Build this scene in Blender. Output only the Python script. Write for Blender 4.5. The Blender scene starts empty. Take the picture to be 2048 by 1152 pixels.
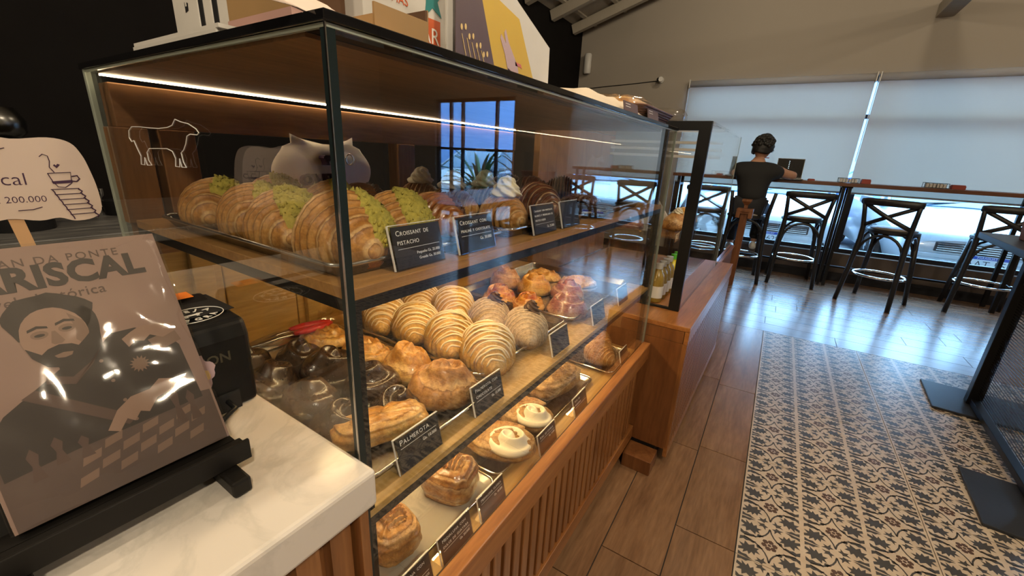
import bpy, math, random
from mathutils import Vector, Matrix, noise
random.seed(7)
PI = math.pi
R = math.radians
scene = bpy.context.scene
COL = scene.collection

# ------------------------------------------------------------------ camera
cam_d = bpy.data.cameras.new('camera')
cam_d.sensor_width = 36.0
cam_d.lens = 831.6 / 2048 * 36.0
cam_d.clip_start = 0.02
cam_d.clip_end = 200
cam = bpy.data.objects.new('camera', cam_d)
COL.objects.link(cam)
_y, _p, _r = R(-32.428), R(-17.863), R(2.842)
_f = Vector((math.sin(_y) * math.cos(_p), math.cos(_y) * math.cos(_p), math.sin(_p)))
_r0 = Vector((math.cos(_y), -math.sin(_y), 0))
_u0 = _r0.cross(_f)
_rr = _r0 * math.cos(_r) + _u0 * math.sin(_r)
_uu = -_r0 * math.sin(_r) + _u0 * math.cos(_r)
cam.matrix_world = Matrix(((_rr.x, _uu.x, -_f.x, 0), (_rr.y, _uu.y, -_f.y, 0), (_rr.z, _uu.z, -_f.z, 1.2), (0, 0, 0, 1)))
scene.camera = cam

# ------------------------------------------------------------------ sky, exposure
world = bpy.data.worlds.new('sky')
scene.world = world
world.use_nodes = True
_n = world.node_tree
_n.nodes.clear()
_bg = _n.nodes.new('ShaderNodeBackground')
_bg.inputs['Color'].default_value = (0.34, 0.64, 1.0, 1)
_bg.inputs['Strength'].default_value = 17.0
_o = _n.nodes.new('ShaderNodeOutputWorld')
_n.links.new(_bg.outputs[0], _o.inputs[0])
scene.view_settings.view_transform = 'Standard'
scene.view_settings.look = 'None'
scene.view_settings.gamma = 1
scene.view_settings.use_curve_mapping = False
scene.view_settings.exposure = 0.0
scene.cycles.transparent_max_bounces = 32
scene.cycles.max_bounces = 10
scene.cycles.diffuse_bounces = 4
scene.cycles.glossy_bounces = 4
scene.cycles.caustics_reflective = False
scene.cycles.caustics_refractive = False

BANG = R(1.06)                       # the building is turned a touch against the display case
def Bp(x, y, z=0.0):
    return Vector((x * math.cos(BANG) - y * math.sin(BANG), x * math.sin(BANG) + y * math.cos(BANG), z))

def lamp(name, kind, loc, energy, color, size=0.2, size_y=None, rot=(0, 0, 0), spot=None, blend=0.6):
    d = bpy.data.lights.new(name, kind)
    d.energy = energy
    d.color = color
    if kind == 'AREA':
        d.size = size
        if size_y:
            d.shape = 'RECTANGLE'
            d.size_y = size_y
    elif kind == 'SPOT':
        d.shadow_soft_size = size
        d.spot_size = R(spot or 90)
        d.spot_blend = blend
    else:
        d.shadow_soft_size = size
    o = bpy.data.objects.new(name, d)
    o.location = loc
    o.rotation_euler = rot
    COL.objects.link(o)
    return o

WARM = (1.0, 0.80, 0.58)
# high hazy sun outside, over the roof: reaches the parked cars, not the room
sun_d = bpy.data.lights.new('sun', 'SUN')
sun_d.energy = 4.0
sun_d.angle = R(4)
sun_d.color = (0.9, 0.96, 1.0)
sun = bpy.data.objects.new('sun', sun_d)
COL.objects.link(sun)
sun.rotation_euler = Vector((-0.55, 0.12, -0.82)).to_track_quat('-Z', 'Y').to_euler()
# unseen lamps added to brighten the room (housings built with the ceiling); positions shared with that builder
ADDED_LAMPS = [(-0.25, 0.75, 2.62, 60), (0.9, -0.5, 2.4, 120), (0.9, 2.4, 3.1, 80), (-0.6, 4.1, 2.95, 36), (2.6, 4.4, 3.2, 36), (2.9, 1.0, 2.9, 80), (-0.9, -1.1, 2.4, 40)]

# ------------------------------------------------------------------ mesh builder
class MB:
    def __init__(s):
        s.v = []; s.f = []; s.m = []; s.uv = {}
    def add(s, vs, fs, m=0, M=None, uvs=None):
        o = len(s.v)
        for i, p in enumerate(vs):
            p = Vector(p)
            if M is not None:
                p = M @ p
            s.v.append((p.x, p.y, p.z))
            if uvs is not None:
                s.uv[o + i] = uvs[i]
        for f in fs:
            s.f.append(tuple(i + o for i in f)); s.m.append(m)
        return s
    def box(s, x0, x1, y0, y1, z0, z1, m=0, M=None):
        vs = [(x0, y0, z0), (x1, y0, z0), (x1, y1, z0), (x0, y1, z0), (x0, y0, z1), (x1, y0, z1), (x1, y1, z1), (x0, y1, z1)]
        return s.add(vs, [(3, 2, 1, 0), (4, 5, 6, 7), (0, 1, 5, 4), (1, 2, 6, 5), (2, 3, 7, 6), (3, 0, 4, 7)], m, M)
    def cbox(s, c, sz, m=0, M=None):
        return s.box(c[0] - sz[0] / 2, c[0] + sz[0] / 2, c[1] - sz[1] / 2, c[1] + sz[1] / 2, c[2] - sz[2] / 2, c[2] + sz[2] / 2, m, M)
    def loft(s, rings, m=0, closed=True, caps=True, M=None, uvs=None):
        n = len(rings[0]); vs = [p for r in rings for p in r]; fs = []
        for i in range(len(rings) - 1):
            for j in range(n if closed else n - 1):
                k = (j + 1) % n
                fs.append((i * n + j, i * n + k, (i + 1) * n + k, (i + 1) * n + j))
        if caps:
            fs.append(tuple(reversed(range(n))))
            fs.append(tuple((len(rings) - 1) * n + j for j in range(n)))
        return s.add(vs, fs, m, M, uvs)
    def tube(s, path, r, n=8, m=0, closed=False, M=None, flat=1.0):
        path = [Vector(p) for p in path]; L = len(path); rings = []
        up = None
        for i, p in enumerate(path):
            if closed:
                t = path[(i + 1) % L] - path[i - 1]
            else:
                t = path[min(i + 1, L - 1)] - path[max(i - 1, 0)]
            t.normalize()
            if up is None:
                up = Vector((0, 0, 1)) if abs(t.z) < 0.9 else Vector((1, 0, 0))
            a = t.cross(up)
            if a.length < 1e-6:
                a = t.cross(Vector((1, 0, 0)))
            a.normalize(); b = a.cross(t); b.normalize(); up = b
            rr = r[i] if isinstance(r, (list, tuple)) else r
            rings.append([p + a * rr * math.cos(2 * PI * j / n) + b * rr * flat * math.sin(2 * PI * j / n) for j in range(n)])
        if closed:
            rings.append(rings[0])
        return s.loft(rings, m, True, not closed, M)
    def lathe(s, prof, n=24, m=0, c=(0, 0, 0), M=None, mod=None):
        rings = []
        for (r, z) in prof:
            ring = []
            for j in range(n):
                a = 2 * PI * j / n
                k = mod(a, z) if mod else 1.0
                ring.append((c[0] + r * k * math.cos(a), c[1] + r * k * math.sin(a), c[2] + z))
            rings.append(ring)
        return s.loft(rings, m, True, True, M)
    def prism(s, pts, z0, z1, m=0, M=None):
        n = len(pts)
        vs = [(p[0], p[1], z0) for p in pts] + [(p[0], p[1], z1) for p in pts]
        fs = [tuple(reversed(range(n))), tuple(range(n, 2 * n))] + [(i, (i + 1) % n, n + (i + 1) % n, n + i) for i in range(n)]
        return s.add(vs, fs, m, M)
    def mesh(s, name, mats, smooth=False, recalc=True):
        me = bpy.data.meshes.new(name)
        me.from_pydata(s.v, [], s.f)
        if not isinstance(mats, (list, tuple)):
            mats = [mats]
        for k in mats:
            me.materials.append(MATS[k])
        if len(mats) > 1:
            me.polygons.foreach_set('material_index', s.m)
        if s.uv:
            uvl = me.uv_layers.new(name='UVMap')
            for l in me.loops:
                uvl.data[l.index].uv = s.uv.get(l.vertex_index, (0, 0))
        if smooth:
            me.polygons.foreach_set('use_smooth', [True] * len(me.polygons))
        me.update()
        if recalc:
            import bmesh
            bm = bmesh.new(); bm.from_mesh(me)
            bmesh.ops.recalc_face_normals(bm, faces=bm.faces)
            bm.to_mesh(me); bm.free()
        return me
    def build(s, name, mats, parent=None, smooth=False, bev=0.0, seg=2, loc=None, rot=None, b=False, angle=None):
        me = s.mesh(name, mats, smooth or angle is not None)
        o = link(name, me, parent, loc, rot, b)
        if angle is not None:
            set_angle(o, angle)
        if bev:
            md = o.modifiers.new('bevel', 'BEVEL'); md.width = bev; md.segments = seg; md.limit_method = 'ANGLE'
        return o

def set_angle(o, deg):
    me = o.data
    # mark sharp edges above an angle
    import bmesh
    bm = bmesh.new(); bm.from_mesh(me)
    for e in bm.edges:
        e.smooth = len(e.link_faces) == 2 and e.calc_face_angle(0) < R(deg)
    bm.to_mesh(me); bm.free()

def link(name, data, parent=None, loc=None, rot=None, b=False):
    o = bpy.data.objects.new(name, data)
    COL.objects.link(o)
    if parent is not None:
        o.parent = parent
    L = Vector(loc) if loc else Vector((0, 0, 0))
    ro = list(rot) if rot else [0, 0, 0]
    if b:
        L = Bp(*L); ro[2] += BANG
    o.location = L
    o.rotation_euler = ro
    return o

def tag(o, label=None, cat=None, group=None, kind=None):
    if label: o['label'] = label
    if cat: o['category'] = cat
    if group: o['group'] = group
    if kind: o['kind'] = kind
    return o

def thing(name, label, cat, loc=(0, 0, 0), rz=0.0, group=None, b=False, rot=None):
    o = link(name, None, None, loc, rot or (0, 0, rz), b)
    o.empty_display_size = 0.05
    return tag(o, label, cat, group)

def kids(o):
    return [c for c in bpy.data.objects if c.parent is o]

def dup(root, loc, rz, label, group=None, b=False, scale=None, rot=None):
    def cp(o, par):
        c = o.copy(); COL.objects.link(c)
        if par is not None:
            c.parent = par; c.matrix_parent_inverse = o.matrix_parent_inverse.copy()
        for ch in CH.get(o.name, []):
            cp(ch, c)
        return c
    CH = {}
    for q in bpy.data.objects:
        if q.parent is not None:
            CH.setdefault(q.parent.name, []).append(q)
    r = cp(root, None)
    L = Bp(*loc) if b else Vector(loc)
    r.location = L
    r.rotation_euler = rot if rot else (0, 0, rz + (BANG if b else 0))
    if scale is not None:
        r.scale = scale
    tag(r, label, None, group)
    return r

def TR(loc, rx=0, ry=0, rz=0, sc=None):
    M = Matrix.Translation(Vector(loc)) @ Matrix.Rotation(rz, 4, 'Z') @ Matrix.Rotation(ry, 4, 'Y') @ Matrix.Rotation(rx, 4, 'X')
    if sc is not None:
        M = M @ Matrix.Diagonal((*sc, 1)) if isinstance(sc, (list, tuple)) else M @ Matrix.Scale(sc, 4)
    return M

_fontcache = {}
def text_mesh(txt, size, depth=0.0003, shear=0.0, spacing=1.0, align='LEFT', offset=0.0):
    key = (txt, size, depth, shear, spacing, align, offset)
    if key in _fontcache:
        return _fontcache[key]
    c = bpy.data.curves.new('lettering', 'FONT')
    c.body = txt; c.size = size; c.extrude = depth / 2; c.shear = shear; c.space_character = spacing; c.align_x = align
    c.offset = offset; c.resolution_u = 3
    o = bpy.data.objects.new('lettering_tmp', c)
    COL.objects.link(o)
    dg = bpy.context.evaluated_depsgraph_get()
    me = bpy.data.meshes.new_from_object(o.evaluated_get(dg))
    bpy.data.objects.remove(o); bpy.data.curves.remove(c)
    vs = [tuple(v.co) for v in me.vertices]; fs = [tuple(p.vertices) for p in me.polygons]
    bpy.data.meshes.remove(me)
    _fontcache[key] = (vs, fs)
    return vs, fs

def put_text(mb, txt, size, M, m=0, **k):
    vs, fs = text_mesh(txt, size, **k)
    mb.add(vs, fs, m, M)

def smallcaps(mb, txt, size, M, m=0, **k):
    """words whose first letter is larger, as on the price cards"""
    x = 0.0
    for w in txt.split(' '):
        for i, ch in enumerate(w):
            s = size if (i == 0 and ch.isupper()) else size * 0.78
            vs, fs = text_mesh(ch.upper(), s, **k)
            mb.add(vs, fs, m, M @ Matrix.Translation((x, 0, 0)))
            wd = max([v[0] for v in vs], default=s * .3)
            x += wd + s * 0.10
        x += size * 0.38
    return x
# ------------------------------------------------------------------ materials
MATS = {}
def nodes_of(name):
    m = bpy.data.materials.new(name); m.use_nodes = True
    nt = m.node_tree
    MATS[name] = m
    return m, nt, nt.nodes['Principled BSDF']

def N(nt, t, **k):
    n = nt.nodes.new(t)
    for a, v in k.items():
        setattr(n, a, v)
    return n

def mix_rgb(nt, fac, c1, c2, blend='MIX'):
    n = nt.nodes.new('ShaderNodeMix'); n.data_type = 'RGBA'; n.blend_type = blend
    for sock, v in ((n.inputs[0], fac), (n.inputs[6], c1), (n.inputs[7], c2)):
        if hasattr(v, 'links') or isinstance(v, bpy.types.NodeSocket):
            nt.links.new(v, sock)
        elif isinstance(v, (tuple, list)):
            sock.default_value = (*v, 1) if len(v) == 3 else v
        else:
            sock.default_value = v
    return n.outputs[2]

def ramp(nt, fac, stops):
    n = nt.nodes.new('ShaderNodeValToRGB')
    e = n.color_ramp.elements
    while len(e) < len(stops):
        e.new(0.5)
    for i, (p, c) in enumerate(stops):
        e[i].position = p; e[i].color = (*c, 1)
    nt.links.new(fac, n.inputs[0])
    return n.outputs[0]

def coords(nt, kind='Object', scale=(1, 1, 1), rot=(0, 0, 0)):
    if kind == 'World':
        g = nt.nodes.new('ShaderNodeNewGeometry'); src = g.outputs['Position']
    else:
        t = nt.nodes.new('ShaderNodeTexCoord'); src = t.outputs[kind]
    mp = nt.nodes.new('ShaderNodeMapping')
    mp.inputs['Scale'].default_value = scale; mp.inputs['Rotation'].default_value = rot
    nt.links.new(src, mp.inputs[0])
    return mp.outputs[0]

def noise_tex(nt, vec, scale=5, detail=3, rough=0.55, dist=0):
    n = nt.nodes.new('ShaderNodeTexNoise')
    n.inputs['Scale'].default_value = scale; n.inputs['Detail'].default_value = detail
    n.inputs['Roughness'].default_value = rough; n.inputs['Distortion'].default_value = dist
    nt.links.new(vec, n.inputs['Vector'])
    return n.outputs['Fac']

def bump(nt, bs, h, strength=0.3, dist=0.002):
    b = nt.nodes.new('ShaderNodeBump')
    b.inputs['Strength'].default_value = strength; b.inputs['Distance'].default_value = dist
    nt.links.new(h, b.inputs['Height'])
    nt.links.new(b.outputs[0], bs.inputs['Normal'])

def simple(name, c, rough=0.5, metal=0.0, c2=None, nscale=8, emit=0, bmp=0, coat=0, spec=None, sss=0):
    m, nt, bs = nodes_of(name)
    bs.inputs['Base Color'].default_value = (*c, 1)
    bs.inputs['Roughness'].default_value = rough
    bs.inputs['Metallic'].default_value = metal
    if spec is not None: bs.inputs['Specular IOR Level'].default_value = spec
    if coat: bs.inputs['Coat Weight'].default_value = coat; bs.inputs['Coat Roughness'].default_value = 0.08
    if c2 or bmp:
        f = noise_tex(nt, coords(nt), nscale, 4)
        if c2:
            nt.links.new(mix_rgb(nt, f, c, c2), bs.inputs['Base Color'])
        if bmp:
            bump(nt, bs, f, bmp)
    if emit:
        bs.inputs['Emission Color'].default_value = (*c, 1); bs.inputs['Emission Strength'].default_value = emit
    return m

def wood(name, c1, c2, c3=None, axis='Y', scale=9, stretch=0.07, rough=0.4, coat=0, kind='World', tint=0.0, spec=0.4, grain=0.12):
    m, nt, bs = nodes_of(name)
    sc = {'X': (stretch, 1, 1), 'Y': (1, stretch, 1), 'Z': (1, 1, stretch)}[axis]
    v = coords(nt, kind, tuple(a * scale for a in sc))
    if tint:
        oi = nt.nodes.new('ShaderNodeObjectInfo')
        ad = nt.nodes.new('ShaderNodeVectorMath'); ad.operation = 'ADD'
        mu = nt.nodes.new('ShaderNodeVectorMath'); mu.operation = 'SCALE'; mu.inputs['Scale'].default_value = 37
        cb = nt.nodes.new('ShaderNodeCombineXYZ')
        for i in range(3): nt.links.new(oi.outputs['Random'], cb.inputs[i])
        nt.links.new(cb.outputs[0], mu.inputs[0]); nt.links.new(v, ad.inputs[0]); nt.links.new(mu.outputs[0], ad.inputs[1])
        v = ad.outputs[0]
    f = noise_tex(nt, v, 3.0, 5, 0.6, 0.6)
    f2 = noise_tex(nt, v, 16.0, 2, 0.5)
    st = [(0.28, c1), (0.72, c2)] if c3 is None else [(0.25, c1), (0.5, c2), (0.75, c3)]
    colr = ramp(nt, f, st)
    colr = mix_rgb(nt, 0.35, colr, ramp(nt, f2, [(0.3, (0.35, 0.35, 0.35)), (0.7, (1.0, 1.0, 1.0))]), 'MULTIPLY')
    if tint:
        colr = mix_rgb(nt, 1.0, colr, ramp(nt, oi.outputs['Random'], [(0, (1 - tint,) * 3), (1, (1 + tint * 0.4,) * 3)]), 'MULTIPLY')
    nt.links.new(colr, bs.inputs['Base Color'])
    bs.inputs['Roughness'].default_value = rough
    bs.inputs['Specular IOR Level'].default_value = spec
    if coat: bs.inputs['Coat Weight'].default_value = coat; bs.inputs['Coat Roughness'].default_value = 0.15
    if grain: bump(nt, bs, f2, grain, 0.001)
    return m

def glass(name, tint=(1, 1, 1), base=0.04, rough=0.0):
    m = bpy.data.materials.new(name); m.use_nodes = True; nt = m.node_tree; nt.nodes.clear(); MATS[name] = m
    tr = N(nt, 'ShaderNodeBsdfTransparent'); tr.inputs[0].default_value = (*tint, 1)
    gl = N(nt, 'ShaderNodeBsdfGlossy'); gl.inputs['Roughness'].default_value = rough; gl.inputs['Color'].default_value = (1, 1, 1, 1)
    lw = N(nt, 'ShaderNodeLayerWeight'); lw.inputs[0].default_value = 0.5
    pw = N(nt, 'ShaderNodeMath', operation='POWER'); pw.inputs[1].default_value = 5.0
    ma = N(nt, 'ShaderNodeMath', operation='MULTIPLY_ADD'); ma.inputs[1].default_value = 1 - base; ma.inputs[2].default_value = base
    mx = N(nt, 'ShaderNodeMixShader'); o = N(nt, 'ShaderNodeOutputMaterial')
    nt.links.new(lw.outputs['Facing'], pw.inputs[0]); nt.links.new(pw.outputs[0], ma.inputs[0])
    nt.links.new(ma.outputs[0], mx.inputs[0]); nt.links.new(tr.outputs[0], mx.inputs[1]); nt.links.new(gl.outputs[0], mx.inputs[2])
    nt.links.new(mx.outputs[0], o.inputs[0])
    return m

def emission(name, c, s):
    m = bpy.data.materials.new(name); m.use_nodes = True; nt = m.node_tree; nt.nodes.clear(); MATS[name] = m
    e = N(nt, 'ShaderNodeEmission'); e.inputs[0].default_value = (*c, 1); e.inputs[1].default_value = s
    o = N(nt, 'ShaderNodeOutputMaterial'); nt.links.new(e.outputs[0], o.inputs[0])
    return m

glass('case_glass', (0.985, 0.99, 0.985), 0.045)
glass('window_glass', (0.95, 0.98, 1.0), 0.04)
glass('acrylic', (0.93, 0.94, 0.94), 0.06)
glass('cling_film', (0.93, 0.92, 0.9), 0.09, 0.06)
glass('bottle_plastic', (0.9, 0.93, 0.9), 0.05, 0.03)
simple('glass_edge', (0.012, 0.02, 0.022), 0.15)
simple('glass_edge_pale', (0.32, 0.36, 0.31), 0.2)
simple('black_glass', (0.006, 0.006, 0.007), 0.04)
simple('black_metal', (0.008, 0.008, 0.009), 0.38, spec=0.22)
simple('black_plastic', (0.007, 0.007, 0.008), 0.42, c2=(0.012, 0.012, 0.013), nscale=60, spec=0.22)
simple('black_wood', (0.006, 0.005, 0.005), 0.45, c2=(0.011, 0.01, 0.009), nscale=30, spec=0.22)
simple('black_wall', (0.005, 0.004, 0.004), 0.8, c2=(0.008, 0.007, 0.007), nscale=6, bmp=0.2, spec=0.08)
simple('steel', (0.62, 0.61, 0.58), 0.22, 1.0, c2=(0.5, 0.5, 0.48), nscale=14)
simple('steel_bright', (0.80, 0.79, 0.74), 0.30, 1.0, c2=(0.70, 0.69, 0.64), nscale=18)
simple('steel_dark', (0.16, 0.16, 0.16), 0.25, 1.0)
simple('chrome', (0.75, 0.75, 0.75), 0.12, 1.0)
simple('steel_painted_shine', (0.70, 0.68, 0.60), 0.22, 0.35)  # for a steel tray: its reflected shine is put into the pale colour
simple('red_plastic', (0.55, 0.03, 0.025), 0.3)
simple('orange_sticker', (0.95, 0.25, 0.03), 0.4)
simple('white_print', (0.8, 0.8, 0.78), 0.5)
simple('grey_print', (0.06, 0.055, 0.035), 0.5)
simple('card_black', (0.018, 0.018, 0.02), 0.45, c2=(0.026, 0.026, 0.028), nscale=90, spec=0.22)
simple('paper', (0.62, 0.50, 0.43), 0.7, c2=(0.56, 0.45, 0.39), nscale=18)
simple('paper_white', (0.66, 0.64, 0.62), 0.7, c2=(0.6, 0.58, 0.55), nscale=30)
simple('ink', (0.045, 0.015, 0.05), 0.6)
simple('stick_wood', (0.55, 0.33, 0.17), 0.6)
simple('cardboard', (0.36, 0.22, 0.09), 0.75, c2=(0.31, 0.19, 0.08), nscale=20)
simple('cardboard_edge', (0.12, 0.06, 0.03), 0.8)
simple('pink_tape', (0.50, 0.30, 0.27), 0.55)
simple('teal_print', (0.02, 0.22, 0.23), 0.55)
simple('orange_print', (0.60, 0.12, 0.04), 0.55)
simple('plum_card', (0.10, 0.065, 0.075), 0.4, c2=(0.13, 0.09, 0.1), nscale=12)
simple('yellow_card', (0.68, 0.47, 0.06), 0.4, c2=(0.60, 0.38, 0.05), nscale=9)
simple('lilac_print', (0.52, 0.38, 0.42), 0.5)
simple('pink_print', (0.62, 0.16, 0.15), 0.5)
simple('gold_print', (0.75, 0.55, 0.25), 0.5)
simple('cloth_cream', (0.62, 0.53, 0.42), 0.85, c2=(0.5, 0.42, 0.33), nscale=7, bmp=0.2)
simple('cloth_white', (0.86, 0.80, 0.70), 0.45, c2=(0.74, 0.69, 0.60), nscale=9)
simple('wall_beige', (0.31, 0.275, 0.235), 0.85, c2=(0.295, 0.262, 0.225), nscale=3, bmp=0.08)
simple('plinth_brown', (0.10, 0.075, 0.062), 0.7, c2=(0.085, 0.065, 0.055), nscale=5)
simple('ceiling_paint', (0.34, 0.30, 0.25), 0.7, c2=(0.29, 0.26, 0.21), nscale=12)
simple('white_plastic', (0.55, 0.54, 0.52), 0.4)
simple('frame_dark', (0.018, 0.018, 0.022), 0.4, spec=0.22)
simple('grout', (0.03, 0.024, 0.02), 0.85)
simple('table_grey', (0.026, 0.028, 0.034), 0.35, c2=(0.032, 0.034, 0.04), nscale=40, spec=0.22)
simple('asphalt', (0.30, 0.30, 0.30), 0.9, c2=(0.36, 0.36, 0.36), nscale=4)
simple('rubber', (0.012, 0.012, 0.013), 0.7)
simple('car_white', (0.72, 0.74, 0.76), 0.25, coat=0.6)
simple('car_silver', (0.52, 0.56, 0.60), 0.28, 0.3, coat=0.6)
simple('car_blue', (0.02, 0.09, 0.42), 0.25, coat=0.6)
simple('car_trim', (0.02, 0.022, 0.028), 0.35)
simple('car_glass', (0.10, 0.22, 0.36), 0.05, coat=0.5)
simple('lamp_glass', (0.60, 0.66, 0.70), 0.08)
simple('plate_white', (0.78, 0.8, 0.82), 0.4)
simple('plate_blue', (0.02, 0.07, 0.42), 0.4)
simple('leaf', (0.06, 0.19, 0.05), 0.5, c2=(0.12, 0.27, 0.08), nscale=15)
simple('terracotta', (0.20, 0.10, 0.075), 0.7, c2=(0.24, 0.125, 0.095), nscale=14)
simple('facade', (0.20, 0.33, 0.62), 0.8, c2=(0.24, 0.36, 0.6), nscale=2)
simple('skin', (0.42, 0.22, 0.14), 0.55)
simple('shirt_black', (0.008, 0.008, 0.009), 0.85)
simple('trousers_dark', (0.012, 0.013, 0.018), 0.85)
simple('hair_black', (0.006, 0.005, 0.005), 0.6)
simple('shoe_white', (0.62, 0.63, 0.62), 0.55)
simple('screen_black', (0.004, 0.004, 0.005), 0.12)
emission('screen_light', (0.7, 0.9, 1.0), 2.0)
simple('seat_pad', (0.30, 0.27, 0.24), 0.45)
simple('sugar_white', (0.6, 0.58, 0.55), 0.7)
simple('napkin_red', (0.28, 0.05, 0.035), 0.6)
emission('led', (1.0, 0.78, 0.48), 26)
emission('led_low', (1.0, 0.76, 0.38), 52.0)
emission('bulb', (1.0, 0.82, 0.6), 30.0)

wood('wood_case', (0.205, 0.072, 0.018), (0.335, 0.13, 0.037), (0.42, 0.185, 0.056), 'Y', 11, 0.08, 0.33, coat=0.25)
wood('wood_case_v', (0.175, 0.066, 0.020), (0.29, 0.118, 0.038), (0.38, 0.17, 0.058), 'Z', 11, 0.08, 0.28, coat=0.4)
wood('wood_end', (0.135, 0.047, 0.015), (0.195, 0.074, 0.024), (0.25, 0.104, 0.036), 'Z', 6, 0.12, 0.35, coat=0.25)
wood('wood_shelf', (0.34, 0.16, 0.05), (0.46, 0.24, 0.08), (0.52, 0.28, 0.1), 'Y', 10, 0.08, 0.4, coat=0.1)
wood('wood_gold', (0.42, 0.24, 0.065), (0.52, 0.32, 0.10), (0.57, 0.36, 0.12), 'Y', 9, 0.1, 0.42)
wood('wood_back', (0.20, 0.09, 0.035), (0.29, 0.14, 0.055), (0.33, 0.16, 0.065), 'Y', 9, 0.1, 0.5)
wood('wood_back_v', (0.20, 0.09, 0.035), (0.29, 0.14, 0.055), (0.33, 0.16, 0.065), 'Z', 9, 0.1, 0.5)
wood('bar_wood', (0.10, 0.038, 0.02), (0.17, 0.07, 0.038), None, 'X', 9, 0.08, 0.35)
wood('stool_wood', (0.010, 0.010, 0.012), (0.022, 0.021, 0.022), None, 'Z', 20, 0.2, 0.4)
wood('plank_aisle', (0.17, 0.085, 0.042), (0.26, 0.14, 0.072), (0.31, 0.175, 0.095), 'Y', 7, 0.12, 0.26, tint=0.22, spec=0.6, grain=0)
wood('plank_far', (0.15, 0.085, 0.05), (0.225, 0.135, 0.085), (0.27, 0.17, 0.11), 'X', 7, 0.12, 0.24, tint=0.2, spec=0.65, grain=0)

# patterned cement-look tile: warm cream body with faint mottling
m, nt, bs = nodes_of('tile_cream')
f = noise_tex(nt, coords(nt, 'World'), 22, 4)
nt.links.new(ramp(nt, f, [(0.3, (0.44, 0.35, 0.27)), (0.7, (0.53, 0.44, 0.35))]), bs.inputs['Base Color'])
bs.inputs['Roughness'].default_value = 0.32
simple('tile_ink', (0.045, 0.043, 0.045), 0.34, c2=(0.06, 0.056, 0.056), nscale=60)
simple('tile_brown', (0.075, 0.042, 0.03), 0.34, c2=(0.09, 0.05, 0.037), nscale=60)

# white marble with soft grey veins
m, nt, bs = nodes_of('marble')
v = coords(nt, 'World', (1, 1, 1), (0.3, 0.2, 0.5))
a = noise_tex(nt, v, 5.5, 6, 0.6, 1.6)
b_ = noise_tex(nt, v, 2.6, 3)
c_ = ramp(nt, a, [(0.44, (0.60, 0.55, 0.50)), (0.5, (0.47, 0.44, 0.40)), (0.56, (0.62, 0.57, 0.52))])
nt.links.new(mix_rgb(nt, b_, c_, (0.62, 0.57, 0.52)), bs.inputs['Base Color'])
bs.inputs['Roughness'].default_value = 0.22
m, nt, bs = nodes_of('slate_counter')
v = coords(nt, 'World', (8, 1.5, 8), (0, 0, 0.6))
nt.links.new(ramp(nt, noise_tex(nt, v, 3, 5, 0.6, 1.0), [(0.35, (0.05, 0.05, 0.055)), (0.7, (0.17, 0.165, 0.16))]), bs.inputs['Base Color'])
bs.inputs['Roughness'].default_value = 0.35

# roller blind cloth: lets daylight glow through
m = bpy.data.materials.new('blind_cloth'); m.use_nodes = True; nt = m.node_tree; nt.nodes.clear(); MATS['blind_cloth'] = m
d = N(nt, 'ShaderNodeBsdfDiffuse'); d.inputs[0].default_value = (0.55, 0.53, 0.50, 1)
t = N(nt, 'ShaderNodeBsdfTranslucent'); t.inputs[0].default_value = (0.62, 0.545, 0.47, 1)
wv = noise_tex(nt, coords(nt, 'Object'), 400, 1)
x = N(nt, 'ShaderNodeMixShader'); x.inputs[0].default_value = 0.55; o = N(nt, 'ShaderNodeOutputMaterial')
nt.links.new(d.outputs[0], x.inputs[1]); nt.links.new(t.outputs[0], x.inputs[2]); nt.links.new(x.outputs[0], o.inputs[0])

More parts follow.
